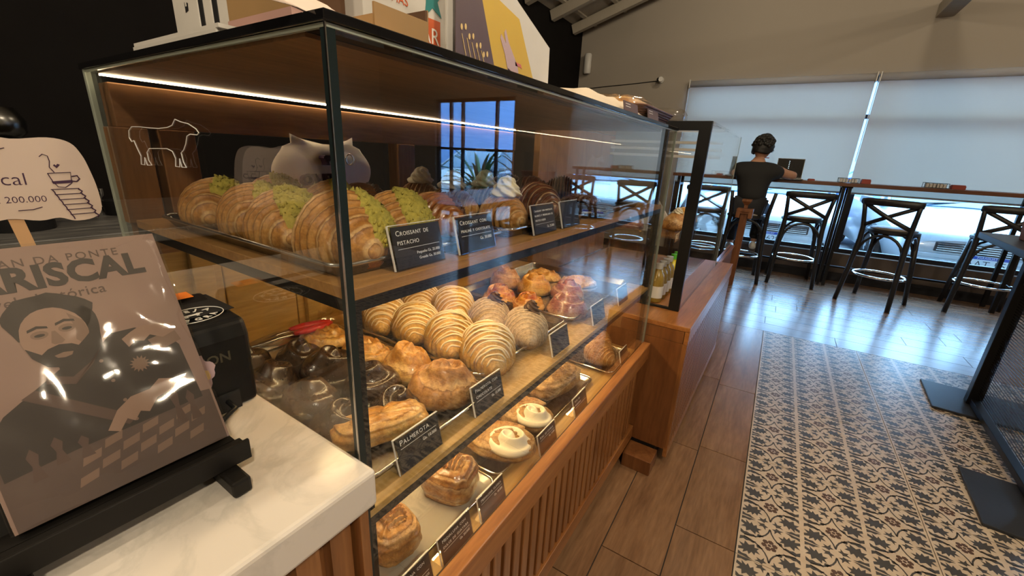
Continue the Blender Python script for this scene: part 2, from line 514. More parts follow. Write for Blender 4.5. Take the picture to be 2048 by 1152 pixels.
def pastry(name, c1, c2, c3, lines=1.0, rough=0.42, coat=0.0, dist=0.5, edge=1.0, kind='UV'):
    """baked dough: leaves wound across the roll (UV x counts the leaves); leaf edges stay pale, faces brown"""
    m, nt, bs = nodes_of(name)
    t = nt.nodes.new('ShaderNodeTexCoord')
    n1 = noise_tex(nt, t.outputs['Object'], 30, 4, 0.65)
    n2 = noise_tex(nt, t.outputs['Object'], 150, 3, 0.65)
    sx = nt.nodes.new('ShaderNodeSeparateXYZ'); nt.links.new(t.outputs[kind], sx.inputs[0])
    a = N(nt, 'ShaderNodeMath', operation='MULTIPLY'); nt.links.new(sx.outputs['X'], a.inputs[0]); a.inputs[1].default_value = lines
    b = N(nt, 'ShaderNodeMath', operation='MULTIPLY_ADD'); nt.links.new(n1, b.inputs[0]); b.inputs[1].default_value = dist; nt.links.new(a.outputs[0], b.inputs[2])
    fr = N(nt, 'ShaderNodeMath', operation='FRACT'); nt.links.new(b.outputs[0], fr.inputs[0])
    m3 = N(nt, 'ShaderNodeMath', operation='MULTIPLY'); nt.links.new(b.outputs[0], m3.inputs[0]); m3.inputs[1].default_value = 3.0
    f3 = N(nt, 'ShaderNodeMath', operation='FRACT'); nt.links.new(m3.outputs[0], f3.inputs[0])
    base = ramp(nt, n1, [(0.32, c1), (0.5, c2), (0.7, c3)])
    pale = tuple(min(0.9, 0.35 * u + 0.65 * v) for u, v in zip(c3, (0.72, 0.52, 0.28)))
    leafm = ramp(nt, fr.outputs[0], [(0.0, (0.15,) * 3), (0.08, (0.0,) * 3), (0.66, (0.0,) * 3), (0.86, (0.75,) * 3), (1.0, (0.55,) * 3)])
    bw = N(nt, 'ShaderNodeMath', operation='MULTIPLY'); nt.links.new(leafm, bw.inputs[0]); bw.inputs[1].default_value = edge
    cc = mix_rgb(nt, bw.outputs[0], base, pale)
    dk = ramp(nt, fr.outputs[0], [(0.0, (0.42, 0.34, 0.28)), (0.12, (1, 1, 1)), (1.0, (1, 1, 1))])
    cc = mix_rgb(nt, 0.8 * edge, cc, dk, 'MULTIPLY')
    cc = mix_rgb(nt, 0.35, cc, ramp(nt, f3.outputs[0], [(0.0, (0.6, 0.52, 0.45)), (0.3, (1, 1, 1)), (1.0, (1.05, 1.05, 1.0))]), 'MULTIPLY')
    cc = mix_rgb(nt, 0.45, cc, ramp(nt, n2, [(0.35, (0.45, 0.38, 0.32)), (0.6, (1.15, 1.15, 1.1))]), 'MULTIPLY')
    nt.links.new(cc, bs.inputs['Base Color'])
    bs.inputs['Roughness'].default_value = rough
    if coat: bs.inputs['Coat Weight'].default_value = coat; bs.inputs['Coat Roughness'].default_value = 0.12
    ad = N(nt, 'ShaderNodeMath', operation='ADD'); nt.links.new(f3.outputs[0], ad.inputs[0]); nt.links.new(n2, ad.inputs[1])
    bump(nt, bs, ad.outputs[0], 0.55, 0.0018)
    return m

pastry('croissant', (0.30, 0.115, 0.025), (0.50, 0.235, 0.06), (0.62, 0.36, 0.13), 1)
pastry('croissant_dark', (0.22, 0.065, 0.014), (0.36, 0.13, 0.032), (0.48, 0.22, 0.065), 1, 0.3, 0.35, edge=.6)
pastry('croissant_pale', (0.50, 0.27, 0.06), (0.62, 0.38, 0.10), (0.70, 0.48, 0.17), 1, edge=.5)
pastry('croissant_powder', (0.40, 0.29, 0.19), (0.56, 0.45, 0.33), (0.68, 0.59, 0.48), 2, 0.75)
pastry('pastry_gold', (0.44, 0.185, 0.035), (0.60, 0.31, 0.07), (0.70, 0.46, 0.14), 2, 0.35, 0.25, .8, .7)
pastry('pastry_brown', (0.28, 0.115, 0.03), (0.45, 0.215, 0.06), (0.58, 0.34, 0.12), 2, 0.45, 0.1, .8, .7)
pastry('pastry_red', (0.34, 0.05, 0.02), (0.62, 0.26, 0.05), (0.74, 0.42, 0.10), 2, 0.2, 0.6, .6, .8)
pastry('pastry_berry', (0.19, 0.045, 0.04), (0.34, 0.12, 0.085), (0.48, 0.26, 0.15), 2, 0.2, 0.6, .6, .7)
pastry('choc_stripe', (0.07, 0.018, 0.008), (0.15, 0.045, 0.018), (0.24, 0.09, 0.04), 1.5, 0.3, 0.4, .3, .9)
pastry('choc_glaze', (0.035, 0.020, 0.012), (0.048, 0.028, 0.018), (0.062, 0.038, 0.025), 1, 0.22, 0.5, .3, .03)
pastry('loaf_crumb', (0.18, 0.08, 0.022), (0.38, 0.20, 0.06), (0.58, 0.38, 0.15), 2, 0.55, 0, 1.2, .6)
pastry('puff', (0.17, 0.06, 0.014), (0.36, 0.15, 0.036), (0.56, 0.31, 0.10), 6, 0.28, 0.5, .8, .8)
simple('icing', (0.90, 0.78, 0.55), 0.45)
simple('cream', (0.86, 0.79, 0.62), 0.45)
simple('choc_cream', (0.085, 0.042, 0.026), 0.4)
simple('pistachio', (0.60, 0.47, 0.085), 0.8, c2=(0.22, 0.22, 0.03), nscale=170, bmp=0.9)
simple('praline', (0.055, 0.02, 0.01), 0.4, c2=(0.14, 0.06, 0.03), nscale=160, bmp=0.8)
simple('juice_yellow', (0.72, 0.58, 0.02), 0.25)
simple('juice_amber', (0.26, 0.18, 0.04), 0.25)
simple('cap_green', (0.12, 0.62, 0.05), 0.4)
simple('cap_grey', (0.42, 0.43, 0.44), 0.4)
simple('label_white', (0.6, 0.6, 0.62), 0.6)
simple('cover_mauve', (0.30, 0.20, 0.17), 0.5, c2=(0.24, 0.155, 0.13), nscale=12)
simple('cover_dark', (0.075, 0.05, 0.045), 0.5, c2=(0.11, 0.07, 0.06), nscale=30)
simple('cover_coat', (0.028, 0.02, 0.019), 0.5)
simple('cover_skin', (0.34, 0.22, 0.17), 0.5, c2=(0.24, 0.15, 0.115), nscale=40)
simple('cover_tan', (0.20, 0.125, 0.095), 0.5)
simple('cover_brown', (0.085, 0.05, 0.042), 0.5)
wood('post_wood', (0.13, 0.045, 0.018), (0.22, 0.085, 0.035), (0.28, 0.12, 0.05), 'Z', 9, 0.1, 0.4)
# ------------------------------------------------------------------ the room
def struct(name, mb, mats, parent=None, b=True, **k):
    o = mb.build(name, mats, parent, b=b and parent is None, **k)
    if parent is None:
        o['kind'] = 'structure'
    return o

WY = 5.82                                  # inner face of the window wall
XL, XR, YB = -2.64, 6.4, -3.4
floor = struct('floor', MB().box(XL - .2, XR + .2, YB - .2, WY + .15, -0.12, -0.004), 'grout')
unit = MB().box(-.5, .5, -.5, .5, -1, 0)
plank_y = unit.mesh('plank', 'plank_aisle')
plank_x = MB().box(-.5, .5, -.5, .5, -1, 0).mesh('plank', 'plank_far')
GAP = 0.0035
def plank(x0, x1, y0, y1, me):
    o = link('plank', me, floor, ((x0 + x1) / 2, (y0 + y1) / 2, 0.0))
    o.scale = (x1 - x0 - GAP, y1 - y0 - GAP, 0.0045)
# aisle planks run along the counter
rnd = random.Random(3)
PW = 0.186
cuts = {0: [-3.4, -2.6, -1.7, -0.9, -0.2, 0.63, 1.285, 1.79, 2.445, 3.548], 1: [-3.4, -2.9, -2.1, -1.3, -.45, 0.2, 1.06, 1.75, 2.5, 3.3, 3.548]}
for c in range(12):
    x1 = 0.116 - c * PW
    ys = cuts.get(c)
    if ys is None:
        ys = [-3.4]
        while ys[-1] < 3.45:
            ys.append(min(3.548, ys[-1] + rnd.uniform(0.9, 1.3)))
    for a, b2 in zip(ys[:-1], ys[1:]):
        if b2 - a > 0.05:
            plank(max(x1 - PW, XL), x1, a, b2, plank_y)
# planks beyond the tile field run along the window wall
y = 3.548; row = 0
while y < WY - 0.02:
    y1 = min(y + PW, WY)
    x = XL + rnd.uniform(-.6, 0)
    while x < XR:
        l = rnd.uniform(0.85, 1.25)
        if x + l > XL + .05:
            plank(max(x, XL), min(x + l, XR), y, y1, plank_x)
        x += l
    y = y1; row += 1

# patterned tiles: 3 x 3 printed motifs on each
TS = 0.5655
def motif():
    """one repeat of the print, unit square centred on 0: dark leaves, thin scrolls, a brown flower"""
    dark, brown = [], []
    def leafpoly(pts): dark.append(pts)
    def quad(fx, fy, pts):
        q = [(fx * a, fy * b2) for a, b2 in pts]
        return q if fx * fy > 0 else q[::-1]
    for fx in (-1, 1):
        for fy in (-1, 1):
            # broad pointed leaf against the side joint
            leafpoly(quad(fx, fy, [(.47, .305), (.41, .275), (.465, .20), (.385, .215), (.375, .125), (.31, .185), (.225, .125), (.22, .20), (.15, .18), (.185, .245), (.13, .305), (.205, .30), (.215, .37), (.262, .325), (.30, .40), (.325, .34), (.395, .41), (.385, .335), (.465, .37)]))
            # trefoil pointing at the star
            leafpoly(quad(fx, fy, [(.215, .475), (.16, .43), (.185, .385), (.115, .405), (.07, .335), (.072, .40), (.028, .43), (.085, .455), (.095, .492), (.15, .468)]))
            # leaf in the outer corner
            leafpoly(quad(fx, fy, [(.465, .485), (.465, .405), (.405, .435), (.335, .425), (.30, .46), (.235, .485), (.31, .494), (.39, .485)]))
            # leaf along the middle line
            leafpoly(quad(fx, fy, [(.465, .135), (.46, .045), (.40, .022), (.33, .032), (.27, .06), (.20, .045), (.245, .105), (.31, .088), (.36, .108), (.405, .088)]))
            # bud beside the flower
            leafpoly(quad(fx, fy, [(.185, .165), (.20, .115), (.155, .09), (.13, .125), (.09, .14), (.13, .165)]))
    def ribbon(p, w):
        out = []
        L = len(p)
        a, b2 = [], []
        for i in range(L):
            q0, q1 = p[max(0, i - 1)], p[min(L - 1, i + 1)]
            dx, dy = q1[0] - q0[0], q1[1] - q0[1]; d = math.hypot(dx, dy) or 1
            nx, ny = -dy / d * w / 2, dx / d * w / 2
            a.append((p[i][0] + nx, p[i][1] + ny)); b2.append((p[i][0] - nx, p[i][1] - ny))
        for i in range(L - 1):
            out.append([b2[i], b2[i + 1], a[i + 1], a[i]])
        return out
    lines = []
    for fx in (-1, 1):
        for fy in (-1, 1):
            pts = []
            for i in range(7):
                t = i / 6
                bx = (1 - t) ** 2 * 0 + 2 * t * (1 - t) * .05 + t * t * .40
                by = (1 - t) ** 2 * .40 + 2 * t * (1 - t) * .07 + t * t * .02
                pts.append((fx * bx, fy * by))
            lines += ribbon(pts, .026)
    for k in range(6):
        a = k * PI / 3 + .3
        cx, cy = .085 * math.cos(a), .085 * math.sin(a)
        brown.append([(cx + .048 * math.cos(q * PI / 3 + a), cy + .048 * math.sin(q * PI / 3 + a)) for q in range(6)])
    brown.append([(.03 * math.cos(q * PI / 4), .03 * math.sin(q * PI / 4)) for q in range(8)])
    return dark, brown, lines
dk, br, ln = motif()
tile_me = MB().box(-TS / 2 + .0012, TS / 2 - .0012, -TS / 2 + .0012, TS / 2 - .0012, -0.0045, 0).mesh('tile', 'tile_cream')
pr = MB()
for ix in range(3):
    for iy in range(3):
        cx, cy = (ix - 1) * TS / 3, (iy - 1) * TS / 3
        s_ = TS / 3
        for p in dk + ln:
            n = len(p); pr.add([(cx + a * s_, cy + b2 * s_, 0.00015) for a, b2 in p], [tuple(range(n))], 0)
        for p in br:
            n = len(p); pr.add([(cx + a * s_, cy + b2 * s_, 0.00018) for a, b2 in p], [tuple(range(n))], 1)
print_me = pr.mesh('printed_motif', ['tile_ink', 'tile_brown'], recalc=False)
# one orientation for every printed face
import bmesh
_bm = bmesh.new(); _bm.from_mesh(print_me)
for _f2 in _bm.faces:
    if _f2.normal.z < 0: _f2.normal_flip()
bmesh.ops.triangulate(_bm, faces=[q for q in _bm.faces if len(q.verts) > 4])
_bm.to_mesh(print_me); _bm.free()
for i in range(6):
    for j in range(-4, 4):
        cx = 0.117 + TS * (i + .5); cy = 1.285 + TS * (j + .5) + 0.0
        if cy - TS / 2 > 3.45: continue
        o = link('tile', tile_me, floor, (cx, cy, 0))
        if j >= -2 and i < 5:
            link('printed_motif', print_me, o)
        
# plain planks right of the tile field
for k in range(13):
    x0 = 0.117 + TS * 6 + k * 0.186
    if x0 < XR:
        for a in (-3.4, -2.2, -1.0, .2, 1.4, 2.6):
            plank(x0, min(x0 + PW, XR), a, min(a + 1.2, 3.548), plank_y)

# window wall with two openings
W0, W1, WZ0, WZ1 = -1.17, 2.22, 0.315, 2.12
D0, D1, DZ1 = 3.22, 4.95, 2.05
wl = MB()
for (a, b2, z0, z1) in [(XL - .2, W0, -.1, 4.6), (W0, W1, -.1, WZ0), (W0, W1, WZ1, 4.6), (W1, D0, -.1, 4.6), (D0, D1, DZ1, 4.6), (D1, XR + .2, -.1, 4.6)]:
    wl.box(a, b2, WY, WY + .16, z0, z1)
wall_far = struct('wall_far', wl, 'wall_beige')
struct('wall_left', MB().box(XL - .15, XL, YB - .2, WY - .001, -.1, 3.2), 'black_wall')
struct('wall_right', MB().box(XR, XR + .15, YB - .2, WY - .001, -.1, 4.4), 'wall_beige')
struct('wall_back', MB().box(XL, XR, YB - .15, YB, -.1, 4.6), 'wall_beige')
struct('baseboard_far', MB().box(W0 - 1.4, W1 + 1.0, WY - .02, WY - .002, 0.0, .10), 'frame_dark', bev=.002)
struct('trim_1', MB().box(W0, W1, WY - .012, WY - .002, 0.10, WZ0 - .002), 'plinth_brown')
# raised foot rail in front of the low wall
fr = thing('foot_rail', 'thin black foot rail along the low wall beneath the window bar', 'rail', (0, 0, 0), b=True)
MB().tube([(W0 + .3, WY - .17, .19), (1.95, WY - .17, .19)], .011, 8).build('bar', 'black_metal', fr, smooth=True)
for x in (-.7, .1, .95, 1.8):
    MB().tube([(x, WY - .17, .19), (x, WY - .017, .19)], .008, 6).build('bracket', 'black_metal', fr, smooth=True)

def window(name, x0, x1, z0, z1, xs, zs, t=.045):
    f = MB()
    y0, y1 = WY + .05, WY + .11
    f.box(x0, x1, y0, y1, z0, z0 + t); f.box(x0, x1, y0, y1, z1 - t, z1)
    f.box(x0, x0 + t, y0, y1, z0 + t, z1 - t); f.box(x1 - t, x1, y0, y1, z0 + t, z1 - t)
    w = struct(name, f, 'frame_dark')
    xs_ = [x0 + t] + list(xs) + [x1 - t]; zs_ = [z0 + t] + list(zs) + [z1 - t]
    for x in xs:
        MB().box(x - .02, x + .02, y0, y1, z0 + t, z1 - t).build('mullion', 'frame_dark', w)
    for z in zs:
        for a, b2 in zip(xs_[:-1], xs_[1:]):
            MB().box(a + (.02 if a in xs else 0), b2 - (.02 if b2 in xs else 0), y0, y1, z - .02, z + .02).build('transom', 'frame_dark', w)
    for a, b2 in zip(xs_[:-1], xs_[1:]):
        for c, d in zip(zs_[:-1], zs_[1:]):
            MB().box(a, b2, WY + .076, WY + .082, c, d).build('pane', 'window_glass', w)
    return w
window('window_1', W0, W1, WZ0, WZ1, (.68,), (1.74,))
dw = window('door_1', D0, D1, 0.0, DZ1, (3.62, 4.35, 4.62), (1.24,), .05)

# roller blinds
def blind(x0, x1, label):
    t = thing('roller_blind', label, 'blind', ((x0 + x1) / 2, WY - .06, .962), group='roller blinds over the street window', b=True)
    w = (x1 - x0) / 2
    MB().tube([(-w, 0, 1.13), (w, 0, 1.13)], .036, 14).build('roller', 'blind_cloth', t, smooth=True)
    MB().box(-w + .001, w - .001, -.0012, .0, .016, 1.10).build('cloth', 'blind_cloth', t)
    MB().box(-w + .001, w - .001, -.006, .006, 0, .018).build('bottom_bar', 'white_plastic', t, bev=.003)
    for s in (-1, 1):
        MB().box(s * w - .005, s * w + .005, -.045, .055, 1.085, 1.175).build('bracket', 'white_plastic', t, bev=.003)
    MB().tube([(-w - .007, -.02, 1.13), (-w - .007, -.022, .35), (-w - .007, -.01, .33), (-w - .007, .0, .35), (-w - .007, .0, 1.13)], .0025, 5).build('chain', 'white_plastic', t)
blind(-1.155, .590, 'pale roller blind left of the gap, behind the person')
blind(.618, 2.21, 'pale roller blind right of the narrow gap')

# ceiling: sloping up from the black wall, rafters, battens and boards
SL = 0.31
ZC0 = 2.80
ang = math.atan(SL)
XRG = 2.6
def zc(x): return ZC0 + SL * (x - XL) if x < XRG else ZC0 + SL * (XRG - XL) - SL * (x - XRG)
cl = MB()
for (a, b2) in ((XL - .2, XRG), (XRG, XR + .3)):
    cl.add([(a, YB - .2, zc(a)), (b2, YB - .2, zc(b2)), (b2, WY + 1.9, zc(b2)), (a, WY + 1.9, zc(a)),
            (a, YB - .2, zc(a) + .08), (b2, YB - .2, zc(b2) + .08), (b2, WY + 1.9, zc(b2) + .08), (a, WY + 1.9, zc(a) + .08)],
           [(3, 2, 1, 0), (4, 5, 6, 7), (0, 1, 5, 4), (1, 2, 6, 5), (2, 3, 7, 6), (3, 0, 4, 7)])
ceiling = struct('ceiling', cl, 'ceiling_paint')
Lr = (XRG - XL) / math.cos(ang)
raf = MB().box(0, Lr, -.035, .035, -.125, -.02).mesh('rafter', 'ceiling_paint')
for k in range(14):
    y = 5.48 - .597 * k
    o = link('rafter', raf, ceiling, (XL, y, ZC0)); o.rotation_euler = (0, -ang, 0)
bat = MB().box(-.02, .02, YB - .0, WY - .002, -.025, -.0).mesh('batten', 'ceiling_paint')
for k in range(13):
    x = XL + .18 + k * .38
    o = link('batten', bat, ceiling, (x, 0, zc(x))); o.rotation_euler = (0, -ang, 0)
tb = MB().box(.90, 1.03, 3.0, WY - .002, 2.585, 2.70)
struct('trim_2', tb, 'ceiling_paint', bev=.004)

# globe pendants added out of view to light the room
PLAB = ['added unseen globe lamp hanging above the near display case', 'added unseen globe lamp over the aisle behind the viewer', 'added unseen globe lamp over the patterned tiles', 'added unseen globe lamp near the window wall, left', 'added unseen globe lamp near the glazed door', 'added unseen globe lamp over the right side of the room', 'added unseen globe lamp above the marble counter']
for i, (x, y, z, e) in enumerate(ADDED_LAMPS):
    t = thing('added_lamp', PLAB[i], 'lamp', (x, y, z), group='added unseen lamps', b=True)
    MB().lathe([(.0, -.07), (.04, -.058), (.066, -.02), (.066, .02), (.045, .06), (.02, .088)], 18).build('globe', 'bottle_plastic', t, smooth=True)
    MB().tube([(0, 0, .16), (0, 0, zc(x) - z)], .006, 6).build('cord', 'black_plastic', t)
    MB().lathe([(.02, .09), (.03, .095), (.03, .15), (.012, .165), (.0, .165)], 16).build('socket', 'black_metal', t, angle=40)
    
    l = lamp('added_light', 'POINT', (x, y, z), e, WARM, .06)
    l.location = Bp(x, y, z - .01)

# outside
struct('street', MB().box(-30, 40, WY + .16, 60, -.3, -.12), 'asphalt')
struct('facade_opposite', MB().box(-25, 40, 24, 24.4, -.12, 5.0), 'facade')

# small fittings on the window wall
t = thing('security_camera', 'small white security camera with black lens on the beige wall', 'camera', (-1.52, WY, 2.16), b=True)
MB().lathe([(.0, 0), (.035, 0), (.035, .012), (.0, .012)], 16, M=TR((0, -.002, 0), rx=PI / 2)).build('base', 'white_plastic', t, smooth=False)
MB().tube([(0, -.01, 0), (0.0, -.05, -.01)], .012, 8).build('neck', 'white_plastic', t, smooth=True)
MB().lathe([(.0, -.06), (.026, -.06), (.03, -.05), (.03, .035), (.026, .04), (.0, .04)], 16, M=TR((0.01, -.085, 0.0), rx=R(100), rz=R(20))).build('body', 'white_plastic', t, angle=40)
MB().lathe([(.0, .0), (.02, .0), (.02, .004), (.0, .004)], 14, M=TR((-.004, -.126, -.008), rx=R(100), rz=R(20))).build('lens', 'black_glass', t)
t = thing('camera_cable', 'thin dark cable running along the wall to the security camera', 'cable', (0, 0, 0), b=True)
MB().tube([(-2.6, WY - .006, 2.09), (-2.2, WY - .006, 2.115), (-1.9, WY - .006, 2.13), (-1.54, WY - .006, 2.155)], .005, 6).build('cable', 'black_plastic', t)
t = thing('wall_speaker', 'white rounded wall loudspeaker high in the corner', 'speaker', (-2.5, WY - .07, 2.27), b=True)
sp = MB(); 
rr_ = [(.05 * math.cos(a), .042 * math.sin(a)) for a in [2 * PI * k / 20 for k in range(20)]]
sp.loft([[(x * .8, y * .8, 0) for x, y in rr_], [(x, y, .015) for x, y in rr_], [(x, y, .225) for x, y in rr_], [(x * .8, y * .8, .24) for x, y in rr_]])
sp.build('body', 'white_plastic', t, angle=45)
MB().box(-.02, .02, .02, .068, .09, .15).build('bracket', 'white_plastic', t)
# ------------------------------------------------------------------ near display case (case frame = world frame)
XF, XK = -0.36, -1.03          # front glass, back
Y0, Y1 = 0.25, 1.555           # near glass, far end
L1, L2, L3 = 1.053, 0.747, 0.475
ZT = 1.30
case = thing('display_case', 'long glass bakery display case with slatted timber base', 'display case', ((XF + XK) / 2, (Y0 + Y1) / 2, 0))
def K(mb, name, mats, parent=None, **k):
    """part given in world coordinates under the case"""
    o = mb.build(name, mats, parent or case, **k)
    if parent is None:
        o.location = Vector(o.location) - Vector(case.location)
    return o
G = .006
K(MB().box(XK, XF - G, Y0, Y0 + G, .50, ZT), 'side_pane', 'case_glass')
K(MB().box(XF - G, XF, Y0 + G, Y1, .512, ZT), 'front_pane', 'case_glass')
K(MB().box(XK, XF - G, Y1 - G, Y1, .50, ZT), 'end_pane', 'case_glass')
K(MB().box(XF - .0085, XF + .0004, Y0 - .0004, Y0 + .0085, .50, ZT), 'corner_joint', 'glass_edge')
K(MB().box(XF - .0012, XF + .0008, Y0 - .0016, Y0 - .0004, .50, ZT), 'corner_bead', 'chrome')
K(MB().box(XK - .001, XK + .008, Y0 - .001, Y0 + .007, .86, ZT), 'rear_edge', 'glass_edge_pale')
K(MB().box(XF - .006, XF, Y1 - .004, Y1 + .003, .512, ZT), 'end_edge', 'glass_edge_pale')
K(MB().box(XK - .004, XF + .004, Y0 - .004, Y1 + .004, ZT, ZT + .009), 'top_slab', 'black_glass', bev=.001)
# bright bonding line under the slab
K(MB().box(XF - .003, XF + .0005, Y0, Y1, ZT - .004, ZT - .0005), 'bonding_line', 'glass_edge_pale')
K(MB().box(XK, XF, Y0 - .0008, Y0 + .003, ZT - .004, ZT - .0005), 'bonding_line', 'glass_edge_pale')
K(MB().box(XK + .024, XF - .05, Y0 + .012, Y1 - .012, ZT - .0045, ZT - .0005), 'top_lining', 'wood_back')
# timber rear: rails, posts, sliding door panels
K(MB().box(XK - .02, XK + .025, Y0 + .02, Y1, 1.212, 1.284), 'rear_rail', 'wood_back', bev=.002)
K(MB().box(XK - .02, XK + .025, Y0 + .02, Y1, .98, 1.045), 'rear_rail', 'wood_back', bev=.002)
for (a, b) in ((.256, .312), (.326, .385), (.905, .972), (1.28, 1.34), (1.48, 1.54)):
    K(MB().box(XK - .015, XK + .03, a, b, 1.045, 1.212), 'rear_post', 'wood_back_v', bev=.002)
for (a, b) in ((.256, .40), (.402, .56), (.562, .72), (.722, .88), (.882, 1.04), (1.042, 1.2), (1.202, 1.36), (1.362, 1.54)):
    K(MB().box(XK - .012, XK + .006, a, b, .50, .98), 'rear_board', 'wood_gold', bev=.002)
for y in (.36, .60, .86, 1.12, 1.38):
    K(MB().box(XK + .006, XK + .022, y - .02, y + .02, .50, .98), 'rear_stile', 'wood_gold', bev=.002)
K(MB().box(XK + .026, XK + .030, Y0 + .012, Y1 - .012, ZT - .0080, ZT - .005), 'led_strip', 'led')
# black steel stand carrying two timber shelves
XS0, XS1, YS0, YS1 = -.985, -.372, .262, 1.545
B = .013
def rails(z, w=.014):
    K(MB().box(XS1 - B, XS1, YS0, YS1, z - w, z), 'shelf_rail', 'black_metal')
    K(MB().box(XS0, XS0 + B, YS0, YS1, z - w, z), 'shelf_rail', 'black_metal')
    for y in (YS0, .69, 1.11, YS1 - B):
        K(MB().box(XS0 + B, XS1 - B, y, y + B, z - w, z), 'shelf_rail', 'black_metal')
rails(L1 - .014); rails(L2 - .012)
K(MB().box(XS0, XS1, YS0, YS1, L1 - .014, L1), 'upper_shelf', 'wood_shelf', bev=.001)
K(MB().box(XS0, XS1, YS0, YS1, L2 - .012, L2), 'lower_shelf', 'wood_gold', bev=.001)
for x in (XS0, XS1 - B):
    for y in (YS0, YS1 - B):
        K(MB().box(x, x + B, y, y + B, L3, L2 - .026), 'stand_leg', 'black_metal')
        K(MB().box(x, x + B, y, y + B, L2, L1 - .028), 'stand_leg', 'black_metal')
for z in (L1 - .030, L2 - .028):
    K(MB().box(-.56, -.55, YS0 + .05, YS1 - .05, z - .004, z + .002), 'led_strip', 'led_low')
# timber base
K(MB().box(XK, XF - .012, Y0, Y1, L3 - .02, L3), 'base_board', 'wood_gold')
K(MB().box(XF - .010, XF - .002, Y0, Y1, L3, .508), 'ledge_groove', 'black_metal')
K(MB().box(XF - .001, XF + .028, Y0 + .002, Y1 - .001, .455, .522), 'ledge', 'wood_case', bev=.003)
K(MB().box(XK, XF - .012, Y0 + .002, Y1, .07, L3 - .021), 'carcass', 'wood_case_v')
K(MB().box(XF - .010, XF + .012, Y0 + .002, Y1, .075, .135), 'bottom_rail', 'wood_case', bev=.002)
K(MB().box(XK + .02, XF - .04, Y0 + .03, Y1, .0, .07), 'plinth', 'black_wood')
sm = MB().box(0, .016, -.0135, .0135, .136, .454).mesh('slat', 'wood_case_v')
ns = int((Y1 - Y0 - .03) / .0405)
for k in range(ns):
    o = link('slat', sm, case, (XF - .010 - case.location.x, Y0 + .022 + k * .0405 - case.location.y, 0))
    md = o.modifiers.new('bevel', 'BEVEL'); md.width = .002; md.segments = 1
K(MB().box(XF - .0118, XF - .0102, Y0 + .004, Y1, .14, .45), 'slat_backing', 'wood_case_v')

# sheep outline etched on the near pane (drawn in X,Z)
sh = [(-.883, 1.196), (-.878, 1.206), (-.862, 1.212), (-.83, 1.212), (-.80, 1.211), (-.76, 1.2105), (-.73, 1.212), (-.712, 1.215), (-.70, 1.2225), (-.685, 1.2195), (-.662, 1.217), (-.642, 1.211), (-.636, 1.2065), (-.642, 1.204), (-.662, 1.2045), (-.672, 1.202), (-.68, 1.192), (-.69, 1.184), (-.70, 1.180), (-.698, 1.168), (-.692, 1.1615), (-.706, 1.161), (-.709, 1.172), (-.713, 1.161), (-.727, 1.161), (-.722, 1.172), (-.728, 1.181), (-.745, 1.184), (-.78, 1.183), (-.81, 1.182), (-.822, 1.176), (-.822, 1.165), (-.814, 1.158), (-.831, 1.157), (-.836, 1.168), (-.842, 1.157), (-.856, 1.157), (-.85, 1.170), (-.858, 1.180), (-.866, 1.192), (-.876, 1.190)]
K(MB().tube([(x, Y0 - .0006, z) for x, z in sh], .0006, 5, closed=True), 'etched_sheep', 'white_print')

# ------------------------------------------------------------------ marble counter
cnt = thing('counter', 'pale veined marble counter slab in front of the glass case', 'counter', (-.8, -.6, 0))
def Kc(mb, name, mats, **k):
    o = mb.build(name, mats, cnt, **k); o.location = Vector(o.location) - Vector(cnt.location); return o
Kc(MB().box(-1.35, -.325, -2.0, .246, .805, .855), 'marble_top', 'marble', bev=.006, seg=3)
Kc(MB().box(-1.30, -.375, -2.0, .24, .07, .804), 'body', 'wood_case_v')
sm2 = MB().box(0, .016, -.0135, .0135, .10, .804).mesh('slat', 'wood_case_v')
for k in range(16):
    o = link('slat', sm2, cnt, (-.3745 - cnt.location.x, .215 - k * .0405 - cnt.location.y, 0))
Kc(MB().box(-.374, -.345, .233, .246, .07, .804), 'corner_post', 'wood_case_v', bev=.002)

# slate work top behind, with the coffee gear on it
t = thing('back_counter', 'dark slate work counter behind the bar', 'counter', (-2.1, .3, 0))
MB().box(-.42, .45, -1.6, 1.5, .88, .92).build('slate_top', 'slate_counter', t, bev=.003)
MB().box(-.42, .42, -1.6, 1.5, .0, .879).build('body', 'black_wood', t)
t = thing('coffee_grinder', 'black coffee grinder with a chrome collar at the dark left edge', 'grinder', (-1.87, .235, .921))
MB().lathe([(.0, 0), (.07, 0), (.07, .2), (.05, .22), (.05, .25), (.0, .25)], 18).build('body', 'black_plastic', t, angle=40)
MB().lathe([(.051, .255), (.066, .27), (.07, .30), (.055, .335), (.0, .34)], 18).build('collar', 'steel_dark', t, smooth=True)
t = thing('tamper', 'small chrome coffee tamper standing on the slate counter', 'tamper', (-2.15, .475, .921))
MB().lathe([(.0, 0), (.028, 0), (.03, .02), (.012, .03), (.012, .05), (.02, .06), (.022, .085), (.0, .095)], 16).build('tamper_body', 'chrome', t, angle=40)
t = thing('knock_box', 'round black knock box beside the glass case', 'box', (-2.05, .52, .921))
MB().lathe([(.0, 0), (.055, 0), (.06, .05), (.052, .05), (.05, .01), (.0, .01)], 18).build('bowl', 'black_plastic', t, angle=40)
MB().tube([(-.055, 0, .04), (.055, 0, .04)], .009, 8).build('bar', 'steel_dark', t, smooth=True)

